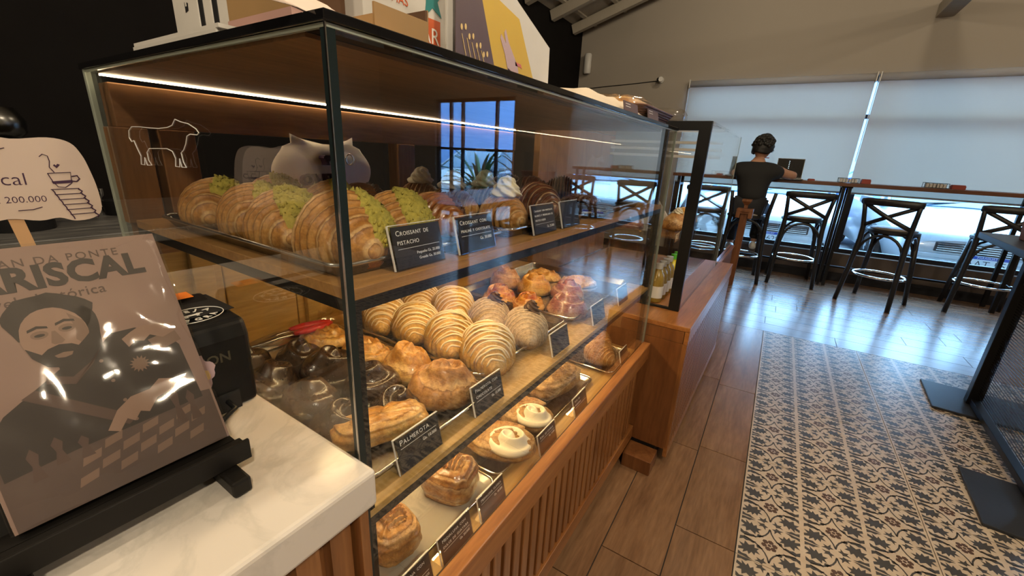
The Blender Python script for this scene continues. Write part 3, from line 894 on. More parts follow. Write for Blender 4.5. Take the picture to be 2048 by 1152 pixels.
# ------------------------------------------------------------------ second case beyond
XB_, YBn, YBf = -.202, 1.56, 2.855
cabB = thing('base_cabinet', 'honey coloured timber cabinet with vertical slats beyond the glass case', 'cabinet', (-.6, 2.2, 0))
def Kb(mb, name, mats, **k):
    o = mb.build(name, mats, cabB, **k); o.location = Vector(o.location) - Vector(cabB.location); return o
Kb(MB().box(-.46, XB_, YBn, YBf, .598, .617), 'top_board', 'wood_case', bev=.002)
Kb(MB().box(-1.0, -.461, YBn, YBf, .55, .60), 'inner_shelf', 'wood_back')
Kb(MB().box(-1.0, XB_ - .016, YBn + .001, YBf - .001, .075, .549), 'carcass', 'wood_end')
Kb(MB().box(-.46, XB_ - .018, YBn + .001, YBf - .001, .55, .597), 'apron', 'wood_end')
Kb(MB().box(XB_ - .016, XB_, YBn + .0005, YBf, .548, .597), 'top_rail', 'wood_case', bev=.001)
Kb(MB().box(XB_ - .016, XB_, YBn + .0005, YBf, .04, .085), 'bottom_rail', 'wood_case', bev=.001)
Kb(MB().box(-.352, -.238, 1.459, 1.5585, 0, .062), 'plinth', 'wood_end', bev=.002)
Kb(MB().box(-.99, XB_ - .05, YBn, YBf - .02, 0, .073), 'plinth_board', 'black_wood')
Kb(MB().box(XB_ - .016, XB_ - .0065, YBn + .0125, YBf, .086, .547), 'slat_backing', 'black_wood')  # black sheet: the shade in the slat gaps is put into its colour
Kb(MB().box(XB_ - .016, XB_ - .0005, YBn + .0006, YBn + .012, .0855, .5475), 'end_stile', 'wood_case_v')
sm3 = MB().box(0, .006, -.0095, .0095, .0855, .5475).mesh('slat', 'wood_case_v')
for k in range(33):
    link('slat', sm3, cabB, (XB_ - .0065 - cabB.location.x, YBn + .036 + k * .0380 - cabB.location.y, 0))
Kb(MB().box(-.29, -.283, 1.75, YBf - .05, .6172, .6185), 'groove', 'black_metal')

cb = thing('black_framed_case', 'glass case with a thick black steel portal frame on the second cabinet', 'display case', (-.4, 2.2, .618))
def Kd(mb, name, mats, **k):
    o = mb.build(name, mats, cb, **k); o.location = Vector(o.location) - Vector(cb.location); return o
FX0, FX1, FY, FZ = -1.02, -.280, 1.715, 1.345
FW = .042
Kd(MB().box(FX1 - FW, FX1, FY, FY + .018, .618, FZ - .03), 'post', 'black_metal', bev=.001)
Kd(MB().box(-.452, -.428, FY, FY + .018, .618, FZ - .03), 'post', 'black_metal', bev=.001)
Kd(MB().box(FX0, FX1, FY, FY + .018, FZ - .032, FZ), 'lintel', 'black_metal', bev=.001)
Kd(MB().box(-.452, FX1 - FW, FY + .002, FY + .016, .618, .626), 'sill_bar', 'black_metal')
Kd(MB().box(FX0, FX1 - .002, FY + .018, 2.70, FZ - .006, FZ + .002), 'top_slab', 'case_glass')
Kd(MB().box(FX1 - .008, FX1 - .002, FY + .018, 2.70, .618, FZ - .007), 'front_pane', 'case_glass')
Kd(MB().box(FX0, FX1 - .009, 2.694, 2.70, .618, FZ - .007), 'end_pane', 'case_glass')
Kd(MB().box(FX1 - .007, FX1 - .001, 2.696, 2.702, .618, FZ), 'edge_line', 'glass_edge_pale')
Kd(MB().box(FX0, FX0 + .03, FY + .02, 2.69, .618, FZ - .01), 'rear_panel', 'wood_back_v')
for z in (1.30, 1.262, 1.225):
    Kd(MB().box(FX0 + .03, -.36, 2.62, 2.65, z, z + .014), 'vent_slat', 'white_plastic')
# sloping steel shelf
Kd(MB().box(FX0 + .03, -.34, FY + .03, 2.66, .905, .912), 'glass_shelf', 'case_glass')
Kd(MB().loft([[(-.352, yy, .885), (-.332, yy, .905), (-.332, yy, .94), (-.352, yy, .92)] for yy in (FY + .05, 2.65)]), 'shelf_lip', 'steel', bev=.003)
# wooden rail post and low screen at the end of the cabinet
t = thing('queue_post', 'slim wooden queue post with a flared cap in front of the seated person', 'post', (-.335, 4.80, 0))
MB().box(-.032, .032, -.030, .030, 0, .742).build('shaft', 'post_wood', t, bev=.002)
MB().box(-.072, .072, -.06, .08, .762, .79).build('bracket', 'post_wood', t, bev=.002)
MB().box(-.072, -.036, -.06, .08, .70, .762).build('cheek', 'post_wood', t, bev=.001)
MB().box(.036, .072, -.06, .08, .70, .762).build('cheek', 'post_wood', t, bev=.001)
MB().box(-.036, .036, -.05, .07, .742, .762).build('saddle', 'post_wood', t)
def sq(a, z): return [(-a, -a, z), (a, -a, z), (a, a, z), (-a, a, z)]
MB().loft([sq(.016, .791), sq(.016, .825), sq(.042, .862), sq(.042, .882)]).build('cap', 'post_wood', t)
t = thing('low_screen', 'low timber screen with grooved top between cabinet and queue post', 'screen', (-.385, 4.0, 0))
MB().box(-.016, .020, -.85, .755, 0, .405).build('panel', 'post_wood', t, bev=.002)
MB().box(-.024, .028, -.85, .757, .406, .42).build('top_cap', 'wood_case', t, bev=.002)
MB().box(-.003, .003, -.84, .75, .4202, .4215).build('groove', 'black_metal', t)
# ------------------------------------------------------------------ trays
def rrect(x0, x1, y0, y1, r, z, n=5):
    out = []
    for (cx, cy, a0) in ((x1 - r, y1 - r, 0), (x0 + r, y1 - r, 90), (x0 + r, y0 + r, 180), (x1 - r, y0 + r, 270)):
        for k in range(n + 1):
            a = R(a0 + 90 * k / n)
            out.append((cx + r * math.cos(a), cy + r * math.sin(a), z))
    return out
def tray(x0, x1, y0, y1, z, label, mat='steel', rim='chrome', h=.017, group='baking trays in the glass case'):
    cx, cy = (x0 + x1) / 2, (y0 + y1) / 2
    w, d = (x1 - x0) / 2, (y1 - y0) / 2
    t = thing('baking_tray', label, 'tray', (cx, cy, z + .0008), group=group)
    e = .012
    mb = MB()
    mb.loft([rrect(-w + e, w - e, -d + e, d - e, .015, 0), rrect(-w, w, -d, d, .022, h), rrect(-w + .0015, w - .0015, -d + .0015, d - .0015, .021, h), rrect(-w + e + .001, w - e - .001, -d + e + .001, d - e - .001, .014, .0015)], caps=True)
    mb.build('pan', mat, t, angle=50)
    MB().tube(rrect(-w, w, -d, d, .022, h), .0028, 8, closed=True).build('rolled_rim', rim, t, smooth=True)
    return t
tray(-.895, -.402, .270, .602, L1, 'dark tray under the pistachio croissants on the upper shelf', 'steel_dark', 'steel')
tray(-.895, -.402, .612, .955, L1, 'steel tray under the cream topped croissants on the upper shelf', 'steel_dark', 'chrome')
tray(-.895, -.402, .965, 1.40, L1, 'steel tray under the striped chocolate croissants on the upper shelf', 'steel_dark', 'chrome')
tray(-.93, -.400, .285, .585, L2, 'steel tray full of chocolate glazed spirals on the middle shelf')
tray(-.85, -.450, .606, 1.000, L2, 'steel tray under the drizzled croissants on the middle shelf')
tray(-.85, -.435, 1.012, 1.50, L2, 'steel tray under the glazed rolls at the far end of the middle shelf')
tray(-.70, -.425, .262, .642, L3, 'steel tray coloured bright for its shine on the bottom shelf holding two flaky blocks', 'steel_painted_shine', 'chrome', .012)
tray(-.70, -.428, .655, 1.215, L3, 'long steel tray on the bottom shelf under the cream rolls', 'steel', 'chrome', .012)
tray(-.70, -.388, 1.285, 1.50, L3, 'steel tray on the bottom shelf beside the cabinet', 'steel', 'chrome', .012)

# ------------------------------------------------------------------ pastry shapes (origin at the base)
def croi_r(u, K=7):
    au = abs(u)
    base = (max(0.0, 1 - au ** 1.95)) ** .74
    s = au * K
    saw = s - math.floor(s)
    tooth = saw / .82 if saw < .82 else (1 - saw) / .18
    return base * (1.0 + .17 * tooth * (1 - .35 * au))
def croi_pt(u, v, L, W, H, bend, seed, off=0.0, K=7):
    r = croi_r(u, K) * (1 + .05 * noise.noise((u * 3 + seed, math.cos(v) * 1.5, math.sin(v) * 1.5 + seed)))
    cy = -bend * (1 - u * u) + bend * .5
    rr = r + off / H
    z = math.sin(v) * rr
    z = z if z > -.42 else -.42 - (z + .42) * .12
    return Vector((u * L / 2 * (1 - .03 * math.cos(v)), cy + math.cos(v) * rr * W / 2, (z + .44) * H / 1.5))
def croissant_mb(L=.135, W=.088, H=.068, bend=.014, seed=0, nu=96, nv=24, K=7):
    mb = MB(); rings = []; uvs = []
    for i in range(nu + 1):
        u = -0.985 + 1.97 * i / nu
        ring = []
        for j in range(nv):
            v = 2 * PI * j / nv
            ring.append(croi_pt(u, v, L, W, H, bend, seed, 0, K)); uvs.append((abs(u) * K, j / nv))
        rings.append(ring)
    mb.loft(rings, uvs=uvs)
    return mb
def croissant_patch(L, W, H, bend, seed, u0, u1, v0, v1, off=.0035, amp=.006, nu=44, nv=24, K=7, crumbs=110):
    mb = MB(); rings = []
    rn = random.Random(seed)
    for i in range(nu + 1):
        u = u0 + (u1 - u0) * i / nu
        ring = []
        for j in range(nv + 1):
            v = v0 + (v1 - v0) * j / nv
            edge = min(i, nu - i, j, nv - j)
            uu = u + .02 * noise.noise((v * 6, seed, i * .7)) ; vv = v + .08 * noise.noise((u * 9, seed + 4, j * .6))
            o_ = (off if edge else -.002) + (amp * noise.noise((u * 40, v * 14, seed)) if edge else 0)
            ring.append(croi_pt(max(-.98, min(.98, uu)), vv, L, W, H, bend, seed, o_ * 1.5, K))
        rings.append(ring)
    mb.loft(rings, closed=False, caps=False)
    for k in range(crumbs):
        p = croi_pt(rn.uniform(min(u0, u1), max(u0, u1)), rn.uniform(min(v0, v1), max(v0, v1)), L, W, H, bend, seed, off * 1.5 + .0015, K)
        s = rn.uniform(.0012, .0032)
        mb.cbox((0, 0, 0), (s * 1.6, s, s), M=TR(p, rn.uniform(0, 3), rn.uniform(0, 3), rn.uniform(0, 3)))
    return mb
def drizzle_mb(L, W, H, bend, seed, n=19, K=7, r=.0014):
    mb = MB(); rn = random.Random(seed)
    for k in range(n):
        u = -.80 + 1.68 * k / (n - 1) + rn.uniform(-.014, .014)
        a0, a1 = rn.uniform(.06, .16) * PI, rn.uniform(.84, .97) * PI
        pts = []; sk = rn.uniform(-.03, .03)
        for i in range(13):
            v = a0 + (a1 - a0) * i / 12
            pts.append(croi_pt(u + .010 * math.sin(i * .9 + k * 1.7) + sk * (i / 12 - .5), v, L, W, H, bend, seed, .0012, K))
        mb.tube(pts, [r * (.55 + .45 * math.sin(PI * i / 12)) * rn.uniform(.85, 1.2) for i in range(13)], 5)
    return mb
def swirl_mb(R0=.024, H=.042, lobes=6, turns=1.1, n=54, m=26):
    """piped rosette: three ruffled tiers, blunt tip leaning a little"""
    rings = []
    for i in range(m + 1):
        t = i / m
        tier = (t * 3) % 1.0 if t < 1 else 1.0
        r = R0 * (1.12 - .78 * t ** 1.2) * (1 + .14 * math.sin(PI * tier) - .05)
        if t > .9: r *= max(.08, (1 - t) / .1)
        ring = []
        for j in range(n):
            a = 2 * PI * j / n
            k = 1 + .17 * math.cos(lobes * (a + turns * t * 2.6)) + .05 * noise.noise((math.cos(a) * 3, math.sin(a) * 3, t * 6))
            ring.append((r * k * math.cos(a) + .005 * t * t, r * k * math.sin(a), H * t * (1 + .04 * math.cos(2 * a))))
        rings.append(ring)
    return MB().loft(rings)
def spiral_mb(R0=.05, H=.04, turns=2.2, amp=.18, seed=0, squash=1.0, nr=26, nt=56, bump_=.05, lump=.0):
    """a rolled bun: domed disc with a wound ridge"""
    mb = MB(); rings = []; uvs = []
    for i in range(nr + 1):
        t = i / nr
        ring = []
        for j in range(nt):
            a = 2 * PI * j / nt
            q = t
            dome = (max(0, 1 - q ** 2.5)) ** .55
            ph = turns * q * 2 * PI - a
            z = H * dome * (1 + amp * .75 * math.cos(ph) * (1 - q ** 4) * min(1, q * 3.2)) + H * .12 * math.exp(-(q * 3.0) ** 2)
            rr = R0 * q * (1 + bump_ * noise.noise((math.cos(a) * 1.6, math.sin(a) * 1.6, seed)))
            z += lump * noise.noise((math.cos(a) * q * 5, math.sin(a) * q * 5, seed + 3))
            ring.append((rr * math.cos(a), rr * math.sin(a) * squash, max(z, 0)))
            uvs.append(((turns * q - a / (2 * PI)) * .5, q))
        rings.append(ring)
    # underside
    rings.append([(p[0] * .9, p[1] * .9, 0) for p in rings[-1]]); uvs += [(0, 1)] * nt
    mb.loft(rings, uvs=uvs)
    return mb
def block_mb(Lx, Ly, H, layers=9, seed=0, p=3.2, nu=40, nv=28):
    """flaky rounded block with stacked leaves showing at the sides"""
    mb = MB(); rings = []; uvs = []
    for i in range(nv + 1):
        t = i / nv
        ph = -PI / 2 + PI * t
        cz, sz = math.copysign(abs(math.cos(ph)) ** (2 / p), math.cos(ph)), math.copysign(abs(math.sin(ph)) ** (2 / p), math.sin(ph))
        ring = []
        for j in range(nu):
            a = 2 * PI * j / nu
            ca, sa = math.copysign(abs(math.cos(a)) ** (2 / p), math.cos(a)), math.copysign(abs(math.sin(a)) ** (2 / p), math.sin(a))
            k = 1 + .035 * math.sin(layers * PI * t * 2) + .06 * noise.noise((ca * 2 + seed, sa * 2, t * 4)) + .03 * noise.noise((ca * 7 + seed, sa * 7, t * 12))
            z = (sz + 1) / 2 * H * (1 + .10 * noise.noise((ca * 3, sa * 3, seed)))
            ring.append((ca * cz * k * Lx / 2, sa * cz * k * Ly / 2, max(0, z)))
            uvs.append((t + .05 * ca, j / nu))
        rings.append(ring)
    mb.loft(rings, uvs=uvs)
    return mb

CG = 'pistachio croissants on the upper shelf'
def croissant_thing(loc, rz, label, group, mat, L=.135, W=.088, H=.068, bend=.012, seed=0, K=7, sc=1.0, tilt=0.0):
    t = thing('croissant', label, 'croissant', loc, rz, group)
    if tilt: t.rotation_euler = (tilt, 0, rz)
    if sc != 1: t.scale = (sc,) * 3
    croissant_mb(L, W, H, bend, seed, K=K).build('dough', mat, t, smooth=True)
    return t
TZ = .0035
def pist(x, y, rz, seed, label, u=( -.55, .75), v=(.22, 1.25), sc=1.0):
    t = croissant_thing((x, y, L1 + TZ), rz, label, CG, 'croissant', .155, .098, .078, .012, seed, 7, sc)
    croissant_patch(.155, .098, .078, .012, seed, u[0], u[1], v[0], v[1]).build('pistachio_crust', 'pistachio', t, smooth=True)
    return t
pist(-.815, .335, R(-40), 1, 'leftmost pistachio croissant, at the tray corner by the wooden post', (-.5, .6), (.1, 1.5))
pist(-.705, .345, R(-38), 2, 'second pistachio croissant from the left along the near tray edge', (-.5, .8), (.1, 1.5))
pist(-.600, .335, R(-34), 3, 'third pistachio croissant from the left, crust spilling to the tray', (-.35, .93), (.0, 1.85))
pist(-.478, .342, R(-20), 4, 'large front pistachio croissant right behind the glass corner', (-.5, .93), (.0, 1.35), 1.10)
pist(-.700, .475, R(-34), 5, 'pistachio croissant half hidden behind the large front croissant', (-.6, .8), (.1, 1.6))
pist(-.520, .470, R(-36), 6, 'pistachio croissant behind the first price card', (-.4, .93), (.0, 1.7))
pist(-.850, .455, R(-30), 8, 'shadowy pistachio croissant at the rear, left of the cloth bag', (-.4, .7), (.2, 1.7))
pist(-.835, .560, R(-20), 9, 'shadowy pistachio croissant at the rear, below the cloth bag', (-.3, .7), (.2, 1.6), .85)
def pral(x, y, rz, seed, label):
    t = croissant_thing((x, y, L1 + TZ), rz, label, 'praline croissants on the upper shelf', 'croissant_dark', .14, .092, .07, .012, seed)
    croissant_patch(.14, .092, .07, .012, seed, -.5, .7, .35, 1.15, .004, .004, crumbs=60).build('praline_crust', 'praline', t, smooth=True)
pral(-.735, .565, R(-15), 11, 'praline croissant with chocolate nuts, farther of the two')
pral(-.530, .565, R(-12), 12, 'praline croissant with chocolate nuts behind the second price card')
def creamy(x, y, rz, seed, label, mat='croissant', cx=0.0, cz=.062):
    t = croissant_thing((x, y, L1 + TZ), rz, label, 'cream topped croissants on the upper shelf', mat, .135, .086, .064, .012, seed)
    o = swirl_mb(.026, .040, 6, 1.0).build('cream_swirl', 'cream', t, smooth=True); o.location = (cx, 0, cz)
creamy(-.800, .795, R(20), 13, 'croissant with a cream swirl, leftmost of the cream topped row')
creamy(-.655, .750, R(15), 14, 'croissant with a cream swirl, second of the cream topped row')
creamy(-.655, .875, R(10), 15, 'croissant with a cream swirl, third of the cream topped row')
creamy(-.480, .715, R(-30), 16, 'croissant with a dim cream swirl just left of the third price card')
def choco(x, y, rz, seed, label, mat='choc_stripe', sc=1.0):
    t = croissant_thing((x, y, L1 + TZ), rz, label, 'chocolate croissants at the far end of the upper shelf', mat, .15, .10, .078, .006, seed, 9, sc)
    drizzle_mb(.15, .10, .078, .006, seed, 11, 9, .0011).build('drizzle', 'choc_cream', t, smooth=True)
choco(-.800, 1.20, R(20), 21, 'striped chocolate croissant, rearmost left of the far tray')
choco(-.690, 1.17, R(10), 22, 'striped chocolate croissant in the middle of the far tray')
choco(-.515, .915, R(-30), 23, 'glossy chocolate croissant in front, above the third price card', sc=1.0)
choco(-.660, 1.33, R(25), 24, 'dark chocolate croissant at the far right end of the tray')
t = thing('chocolate_bark', 'dark chocolate coated slab hanging over the tray behind the fourth card', 'pastry', (-.455, 1.035, L1 + TZ))
block_mb(.17, .10, .035, 5, 33).build('slab', 'choc_glaze', t, smooth=True)
croissant_patch(.16, .10, .05, 0, 34, -.6, .6, .6, 2.4, .0, .006, crumbs=40).build('nut_crust', 'praline', t, smooth=True)

# ---- middle shelf: drizzled croissants
def driz(x, y, rz, seed, label, sc=1.0):
    t = croissant_thing((x, y, L2 + TZ), rz, label, 'drizzled croissants on the middle shelf', 'croissant_pale', .168, .102, .080, .004, seed, 8, sc)
    drizzle_mb(.168, .102, .080, .004, seed, 22, 8, .0021).build('icing_drizzle', 'icing', t, smooth=True)
driz(-.820, .680, R(-50), 31, 'drizzled croissant at the left corner, partly behind the black post')
driz(-.715, .690, R(-48), 32, 'drizzled croissant second from the left, bare golden top edge', 1.05)
driz(-.604, .690, R(-46), 33, 'drizzled croissant in the middle of the front row', 1.08)
driz(-.720, .835, R(-44), 34, 'drizzled croissant behind the front row, beside the powdered one', 1.1)
driz(-.825, .815, R(-50), 35, 'drizzled croissant at the back, cut off by the upper shelf rail')
driz(-.492, .690, R(-46), 36, 'drizzled croissant nearest the front glass', 1.1)
def powd(x, y, rz, seed, label):
    t = croissant_thing((x, y, L2 + TZ), rz, label, 'powdered croissants on the middle shelf', 'croissant_powder', .165, .102, .080, .008, seed, 8)
    o = swirl_mb(.020, .034, 6, 1.3).build('chocolate_swirl', 'choc_cream', t, smooth=True); o.location = (-.005, .010, .070)
powd(-.600, .845, R(-52), 41, 'powdered croissant with a chocolate swirl, left of the two')
powd(-.490, .850, R(-55), 42, 'powdered croissant with a chocolate swirl, right of the two')
# ---- rolls and buns
def bun(x, y, z, label, mat, R0=.052, H=.045, turns=2.0, seed=0, squash=1.0, rz=0.0, group=None, amp=.18, name='pastry_roll', tilt=None, lump=0.0):
    t = thing(name, label, 'pastry', (x, y, z), rz, group)
    if tilt: t.rotation_euler = (tilt[0], tilt[1], rz)
    spiral_mb(R0, H, turns, amp, seed, squash, lump=lump).build('dough', mat, t, smooth=True)
    return t
GR = 'glazed rolls on the middle shelf'
bun(-.705, 1.035, L2 + .004, 'red and yellow rose shaped pastry behind the left powdered croissant', 'pastry_red', .056, .048, 2.6, 51, group=GR, amp=.25)
bun(-.595, 1.035, L2 + .004, 'red and yellow rose shaped pastry behind the right powdered croissant', 'pastry_red', .052, .044, 2.6, 52, group=GR, amp=.28, rz=1)
bun(-.785, 1.19, L2 + .004, 'shiny golden roll with a dark centre at the back of the tray', 'pastry_brown', .058, .062, 2.0, 53, group=GR, amp=.14)
bun(-.672, 1.20, L2 + .004, 'shiny golden roll with coiled dark rings, beside the price glare', 'pastry_gold', .060, .056, 2.4, 54, group=GR, amp=.2)
bun(-.490, 1.085, L2 + .004, 'berry red glazed roll nearest the front glass', 'pastry_berry', .064, .056, 2.4, 55, group=GR, amp=.16)
bun(-.560, 1.23, L2 + .004, 'berry red glazed roll dimmed by the reflection', 'pastry_berry', .060, .05, 2.4, 56, group=GR, amp=.16, rz=2)
bun(-.730, 1.37, L2 + .004, 'flat golden fruit pastry at the far back', 'pastry_gold', .072, .026, 1.5, 57, .8, group=GR, lump=.01)
bun(-.590, 1.385, L2 + .004, 'flat golden fruit pastry at the far end, nearly lost in glare', 'pastry_gold', .070, .026, 1.5, 58, .8, group=GR, lump=.01, rz=.6)
# ---- chocolate glazed and plain palm spirals
GC = 'chocolate glazed spirals on the middle shelf'
ch = [(-.800, .430, 'chocolate glazed spiral at the back of its tray beside the tongs', 0), (-.705, .435, 'chocolate glazed spiral with a round centre by the black post', 1), (-.755, .345, 'chocolate glazed spiral nearest the card printer', 2),
      (-.640, .355, 'chocolate glazed spiral in the front middle of the heap, just behind the marble', 3), (-.585, .445, 'chocolate glazed spiral half behind the steel post', 4), (-.500, .425, 'dark chocolate glazed spiral right of the steel post', 5),
      (-.535, .345, 'chocolate glazed spiral lowest in the heap, by the marble edge', 6), (-.860, .345, 'chocolate glazed spiral at the far left tray corner', 7)]
for x, y, l, k in ch:
    bun(x, y, L2 + .004 + (.012 if k in (1, 4) else 0), l, 'choc_glaze', .056, .046, 1.35, 60 + k, .85, rz=k * 1.1, group=GC, amp=.26, name='chocolate_spiral', tilt=(R(8 * math.sin(k)), R(10), 0))
GP = 'plain palm spirals on the middle shelf'
bun(-.860, .530, L2 + .004, 'golden flat palm pastry behind the black post, at the tongs', 'pastry_gold', .062, .03, 2.2, 71, .8, rz=.5, group=GP, amp=.25, name='palm_pastry', lump=.006)
bun(-.720, .535, L2 + .004, 'golden palm pastry just right of the black post', 'pastry_gold', .062, .036, 2.2, 72, .75, rz=.2, group=GP, amp=.25, name='palm_pastry', lump=.006)
bun(-.585, .535, L2 + .010, 'golden brown palm spiral with a raised round middle', 'pastry_gold', .058, .058, 1.6, 73, .85, group=GP, amp=.2, name='palm_pastry', lump=.005)
bun(-.475, .520, L2 + .012, 'large golden brown palm spiral beside the second lower card', 'pastry_brown', .068, .058, 1.7, 74, .9, rz=1, group=GP, amp=.2, name='palm_pastry', lump=.006)
t = thing('palm_pastry', 'long golden flaky strip behind the first lower price card', 'pastry', (-.478, .375, L2 + .004), R(66), GP)
block_mb(.15, .07, .042, 6, 75).build('dough', 'pastry_gold', t, smooth=True)

# ---- bottom shelf
def mil(x, y, rz, label, seed, mat, sc=1.0):
    t = thing('flaky_block', label, 'pastry', (x, y, L3 + .0035), rz, 'flaky blocks on the bottom shelf')
    block_mb(.115 * sc, .10 * sc, .085 * sc, 9, seed).build('dough', 'puff' if mat == 'croissant' else mat, t, smooth=True)
    croissant_patch(.11 * sc, .09 * sc, .10 * sc, 0, seed, -.5, .6, .9, 2.1, .0, .004, crumbs=25).build('flaky_top', 'croissant', t, smooth=True)
mil(-.492, .562, R(15), 'flaky puff block with shiny layers on the bright tray', 81, 'croissant')
mil(-.492, .395, R(-10), 'dark flaky block dusted grey at the near end of the bright tray', 82, 'pastry_brown', .9)
def croll(x, y, rz, label, seed, s=1.0):
    t = thing('cream_roll', label, 'pastry', (x, y, L3 + .0035), rz, 'cream rolls on the bottom shelf')
    block_mb(.15 * s, .095 * s, .055 * s, 5, seed, 2.4).build('dough', 'loaf_crumb', t, smooth=True)
    c = spiral_mb(.052 * s, .022 * s, 1.8, .6, seed, .85, 28, 56).build('cream', 'cream', t, smooth=True); c.location = (.022, -.012, .036 * s)
    block_mb(.12 * s, .03, .03, 4, seed + 5, 2.2).build('folded_edge', 'pastry_brown', t, smooth=True, loc=(-.02, .04, .03), rot=(0, 0, R(10)))
croll(-.475, .735, R(20), 'cream topped roll with a thick white swirl, nearer of the two', 83, 1.15)
croll(-.485, .870, R(15), 'cream topped roll, farther of the two, next to the crumb loaf', 84, 1.05)
t = thing('crumb_loaf', 'long brown crumb topped loaf at the end of the steel tray', 'loaf', (-.505, 1.075, L3 + .0035), R(80))
block_mb(.215, .105, .078, 7, 85, 2.6).build('dough', 'loaf_crumb', t, smooth=True)
croissant_patch(.215, .11, .094, 0, 86, -.7, .7, .6, 2.5, -.002, .006, 30, 16, crumbs=140).build('crumb_top', 'loaf_crumb', t, smooth=True)
for (x, y, l, s) in ((-.470, 1.375, 'croissant on the bottom shelf tray closest to the cabinet', 87), (-.520, 1.475, 'croissant on the bottom shelf half hidden in the reflection by the cabinet', 88), (-.625, 1.33, 'croissant on the bottom shelf under the middle shelf edge', 89)):
    croissant_thing((x, y, L3 + .0035), R(-25), l, 'croissants on the bottom shelf', 'croissant', .14, .10, .075, .01, s, 8)

# ------------------------------------------------------------------ price cards
def price_card(x, y, z, lines, label, price=None, w=.085, h=.052, group=None, rz=0.0, small=None):
    t = thing('price_card', label, 'price card', (x, y, z + .0004), PI / 2 + rz, group)     # local x along the card, local -y towards the customer
    lean = R(14)
    hold = MB()
    M = Matrix.Rotation(-lean, 4, 'X')
    hold.box(-w / 2 - .003, w / 2 + .003, -.0014, .0014, .001, h + .005, M=M)
    hold.build('acrylic_holder', 'acrylic', t)
    f = MB()
    f.box(-w / 2 - .003, w / 2 + .003, -.001, .034, 0, .0012)
    f.build('acrylic_foot', 'acrylic', t)
    MB().box(-w / 2 - .003, w / 2 + .003, -.0018, .0016, h + .0048, h + .0056, M=M).build('top_edge', 'white_print', t)
    ed = MB()
    ed.box(-w / 2 - .0034, -w / 2 - .0028, -.0018, .0016, .001, h + .005, M=M)
    ed.build('side_edge', 'white_print', t)
    MB().box(-w / 2, w / 2, -.0023, -.0015, .002, h + .003, M=M).build('card', 'card_black', t)
    if lines:
        tx = MB()
        for i, l in enumerate(lines):
            fs_ = {1: .0118 if len(l) < 11 else .0092, 2: .0092}.get(len(lines), .0066)
            wd_ = smallcaps(MB(), l, fs_, Matrix.Identity(4))
            smallcaps(tx, l, fs_ * min(1, (w - .010) / wd_), M @ TR((-w / 2 + .006, -.0026, h - .0085 - i * (.0115 if len(lines) < 3 else .009)), rx=PI / 2))
        yl = h - .014 - (len(lines) - 1) * (.0115 if len(lines) < 3 else .009)
        tx.box(-w / 2 + .006, w / 2 - .006, -.0027, -.0024, yl, yl + .0005, M=M)
        if price:
            for i, pz in enumerate(price):
                sz = .0052 if len(price) > 1 else .0068
                vs, fs = text_mesh(pz, sz, align='RIGHT')
                tx.add(vs, fs, 0, M @ TR((w / 2 - .007, -.0026, yl - .009 - i * .0072), rx=PI / 2))
        tx.build('lettering', 'white_print', t)
    return t
SG1, SG2, SG3 = 'price cards on the upper shelf', 'price cards on the middle shelf', 'price cards on the bottom shelf'
price_card(-.386, .384, L1, ['Croissant de', 'pistacho'], 'black price card for pistachio croissants on the upper shelf', ['Pequeño Gs. 25.000', 'Grande Gs. 30.000'], group=SG1)
price_card(-.386, .506, L1, ['Croissant con', 'praliné y chocolate'], 'black price card for praline croissants, second on the upper shelf', ['Gs. 30.000'], group=SG1)
price_card(-.388, .725, L1, ['Croissant con chocolate', 'blanco y mermelada de', 'frutos rojos'], 'black price card with three text lines, third on the upper shelf', ['Gs. 25.000'], group=SG1)
price_card(-.386, .838, L1, [], 'price card whitened by glare, fourth on the upper shelf', group=SG1, w=.08)
price_card(-.386, .377, L2, ['Palmerota'], 'black price card reading palmerota, nearest on the middle shelf', ['Gs. 10.000'], group=SG2)
price_card(-.386, .553, L2, ['Palmerota con', 'chocolate'], 'black price card for chocolate palmerota, second on the middle shelf', ['Gs. 12.000'], group=SG2)
price_card(-.386, .846, L2, [], 'greyish price card in front of the right powdered croissant', group=SG2)
price_card(-.386, 1.09, L2, [], 'glare covered price card beside the berry rolls', group=SG2)
price_card(-.386, 1.30, L2, [], 'price card lost in glare at the far end of the middle shelf', group=SG2)
price_card(-.388, .355, L3, ['Medialuna con', 'chocolate'], 'black price card cut off by the lower picture edge', ['Gs. 20.000'], group=SG3)
price_card(-.388, .467, L3, ['Medialuna con', 'dulce de guayaba'], 'black price card in front of the bright tray, second on the bottom shelf', ['Gs. 20.000'], group=SG3)
price_card(-.388, .583, L3, ['Medialuna clásica'], 'black price card in front of the shiny flaky block', ['Gs. 18.000'], group=SG3)
price_card(-.388, .828, L3, ['Roll de canela'], 'small dark price card in front of the cream rolls', ['Gs. 15.000'], group=SG3)
price_card(-.388, 1.032, L3, ['Roll de', 'manzana'], 'small dark price card in front of the crumb loaf', group=SG3)
price_card(-.386, 1.42, L3, [], 'small price card at the far end of the bottom shelf', group=SG3, w=.075)

# tongs with red handle on the chocolate tray
t = thing('serving_tongs', 'steel serving tongs with a red grip lying on the chocolate tray', 'tongs', (-.895, .47, L2 + .022), R(78))
for s in (-1, 1):
    MB().tube([(-.12, 0, .0), (-.07, s * .004, .008), (-.03, s * .010, .015), (.01, s * .014, .016)], [.004, .013, .010, .006], 8, flat=.35).build('arm', 'steel', t, smooth=True)
    MB().tube([(.0, s * .014, .016), (.03, s * .015, .017), (.07, s * .009, .018), (.09, s * .004, .018)], [.007, .011, .010, .005], 10, flat=.7).build('grip', 'red_plastic', t, smooth=True)
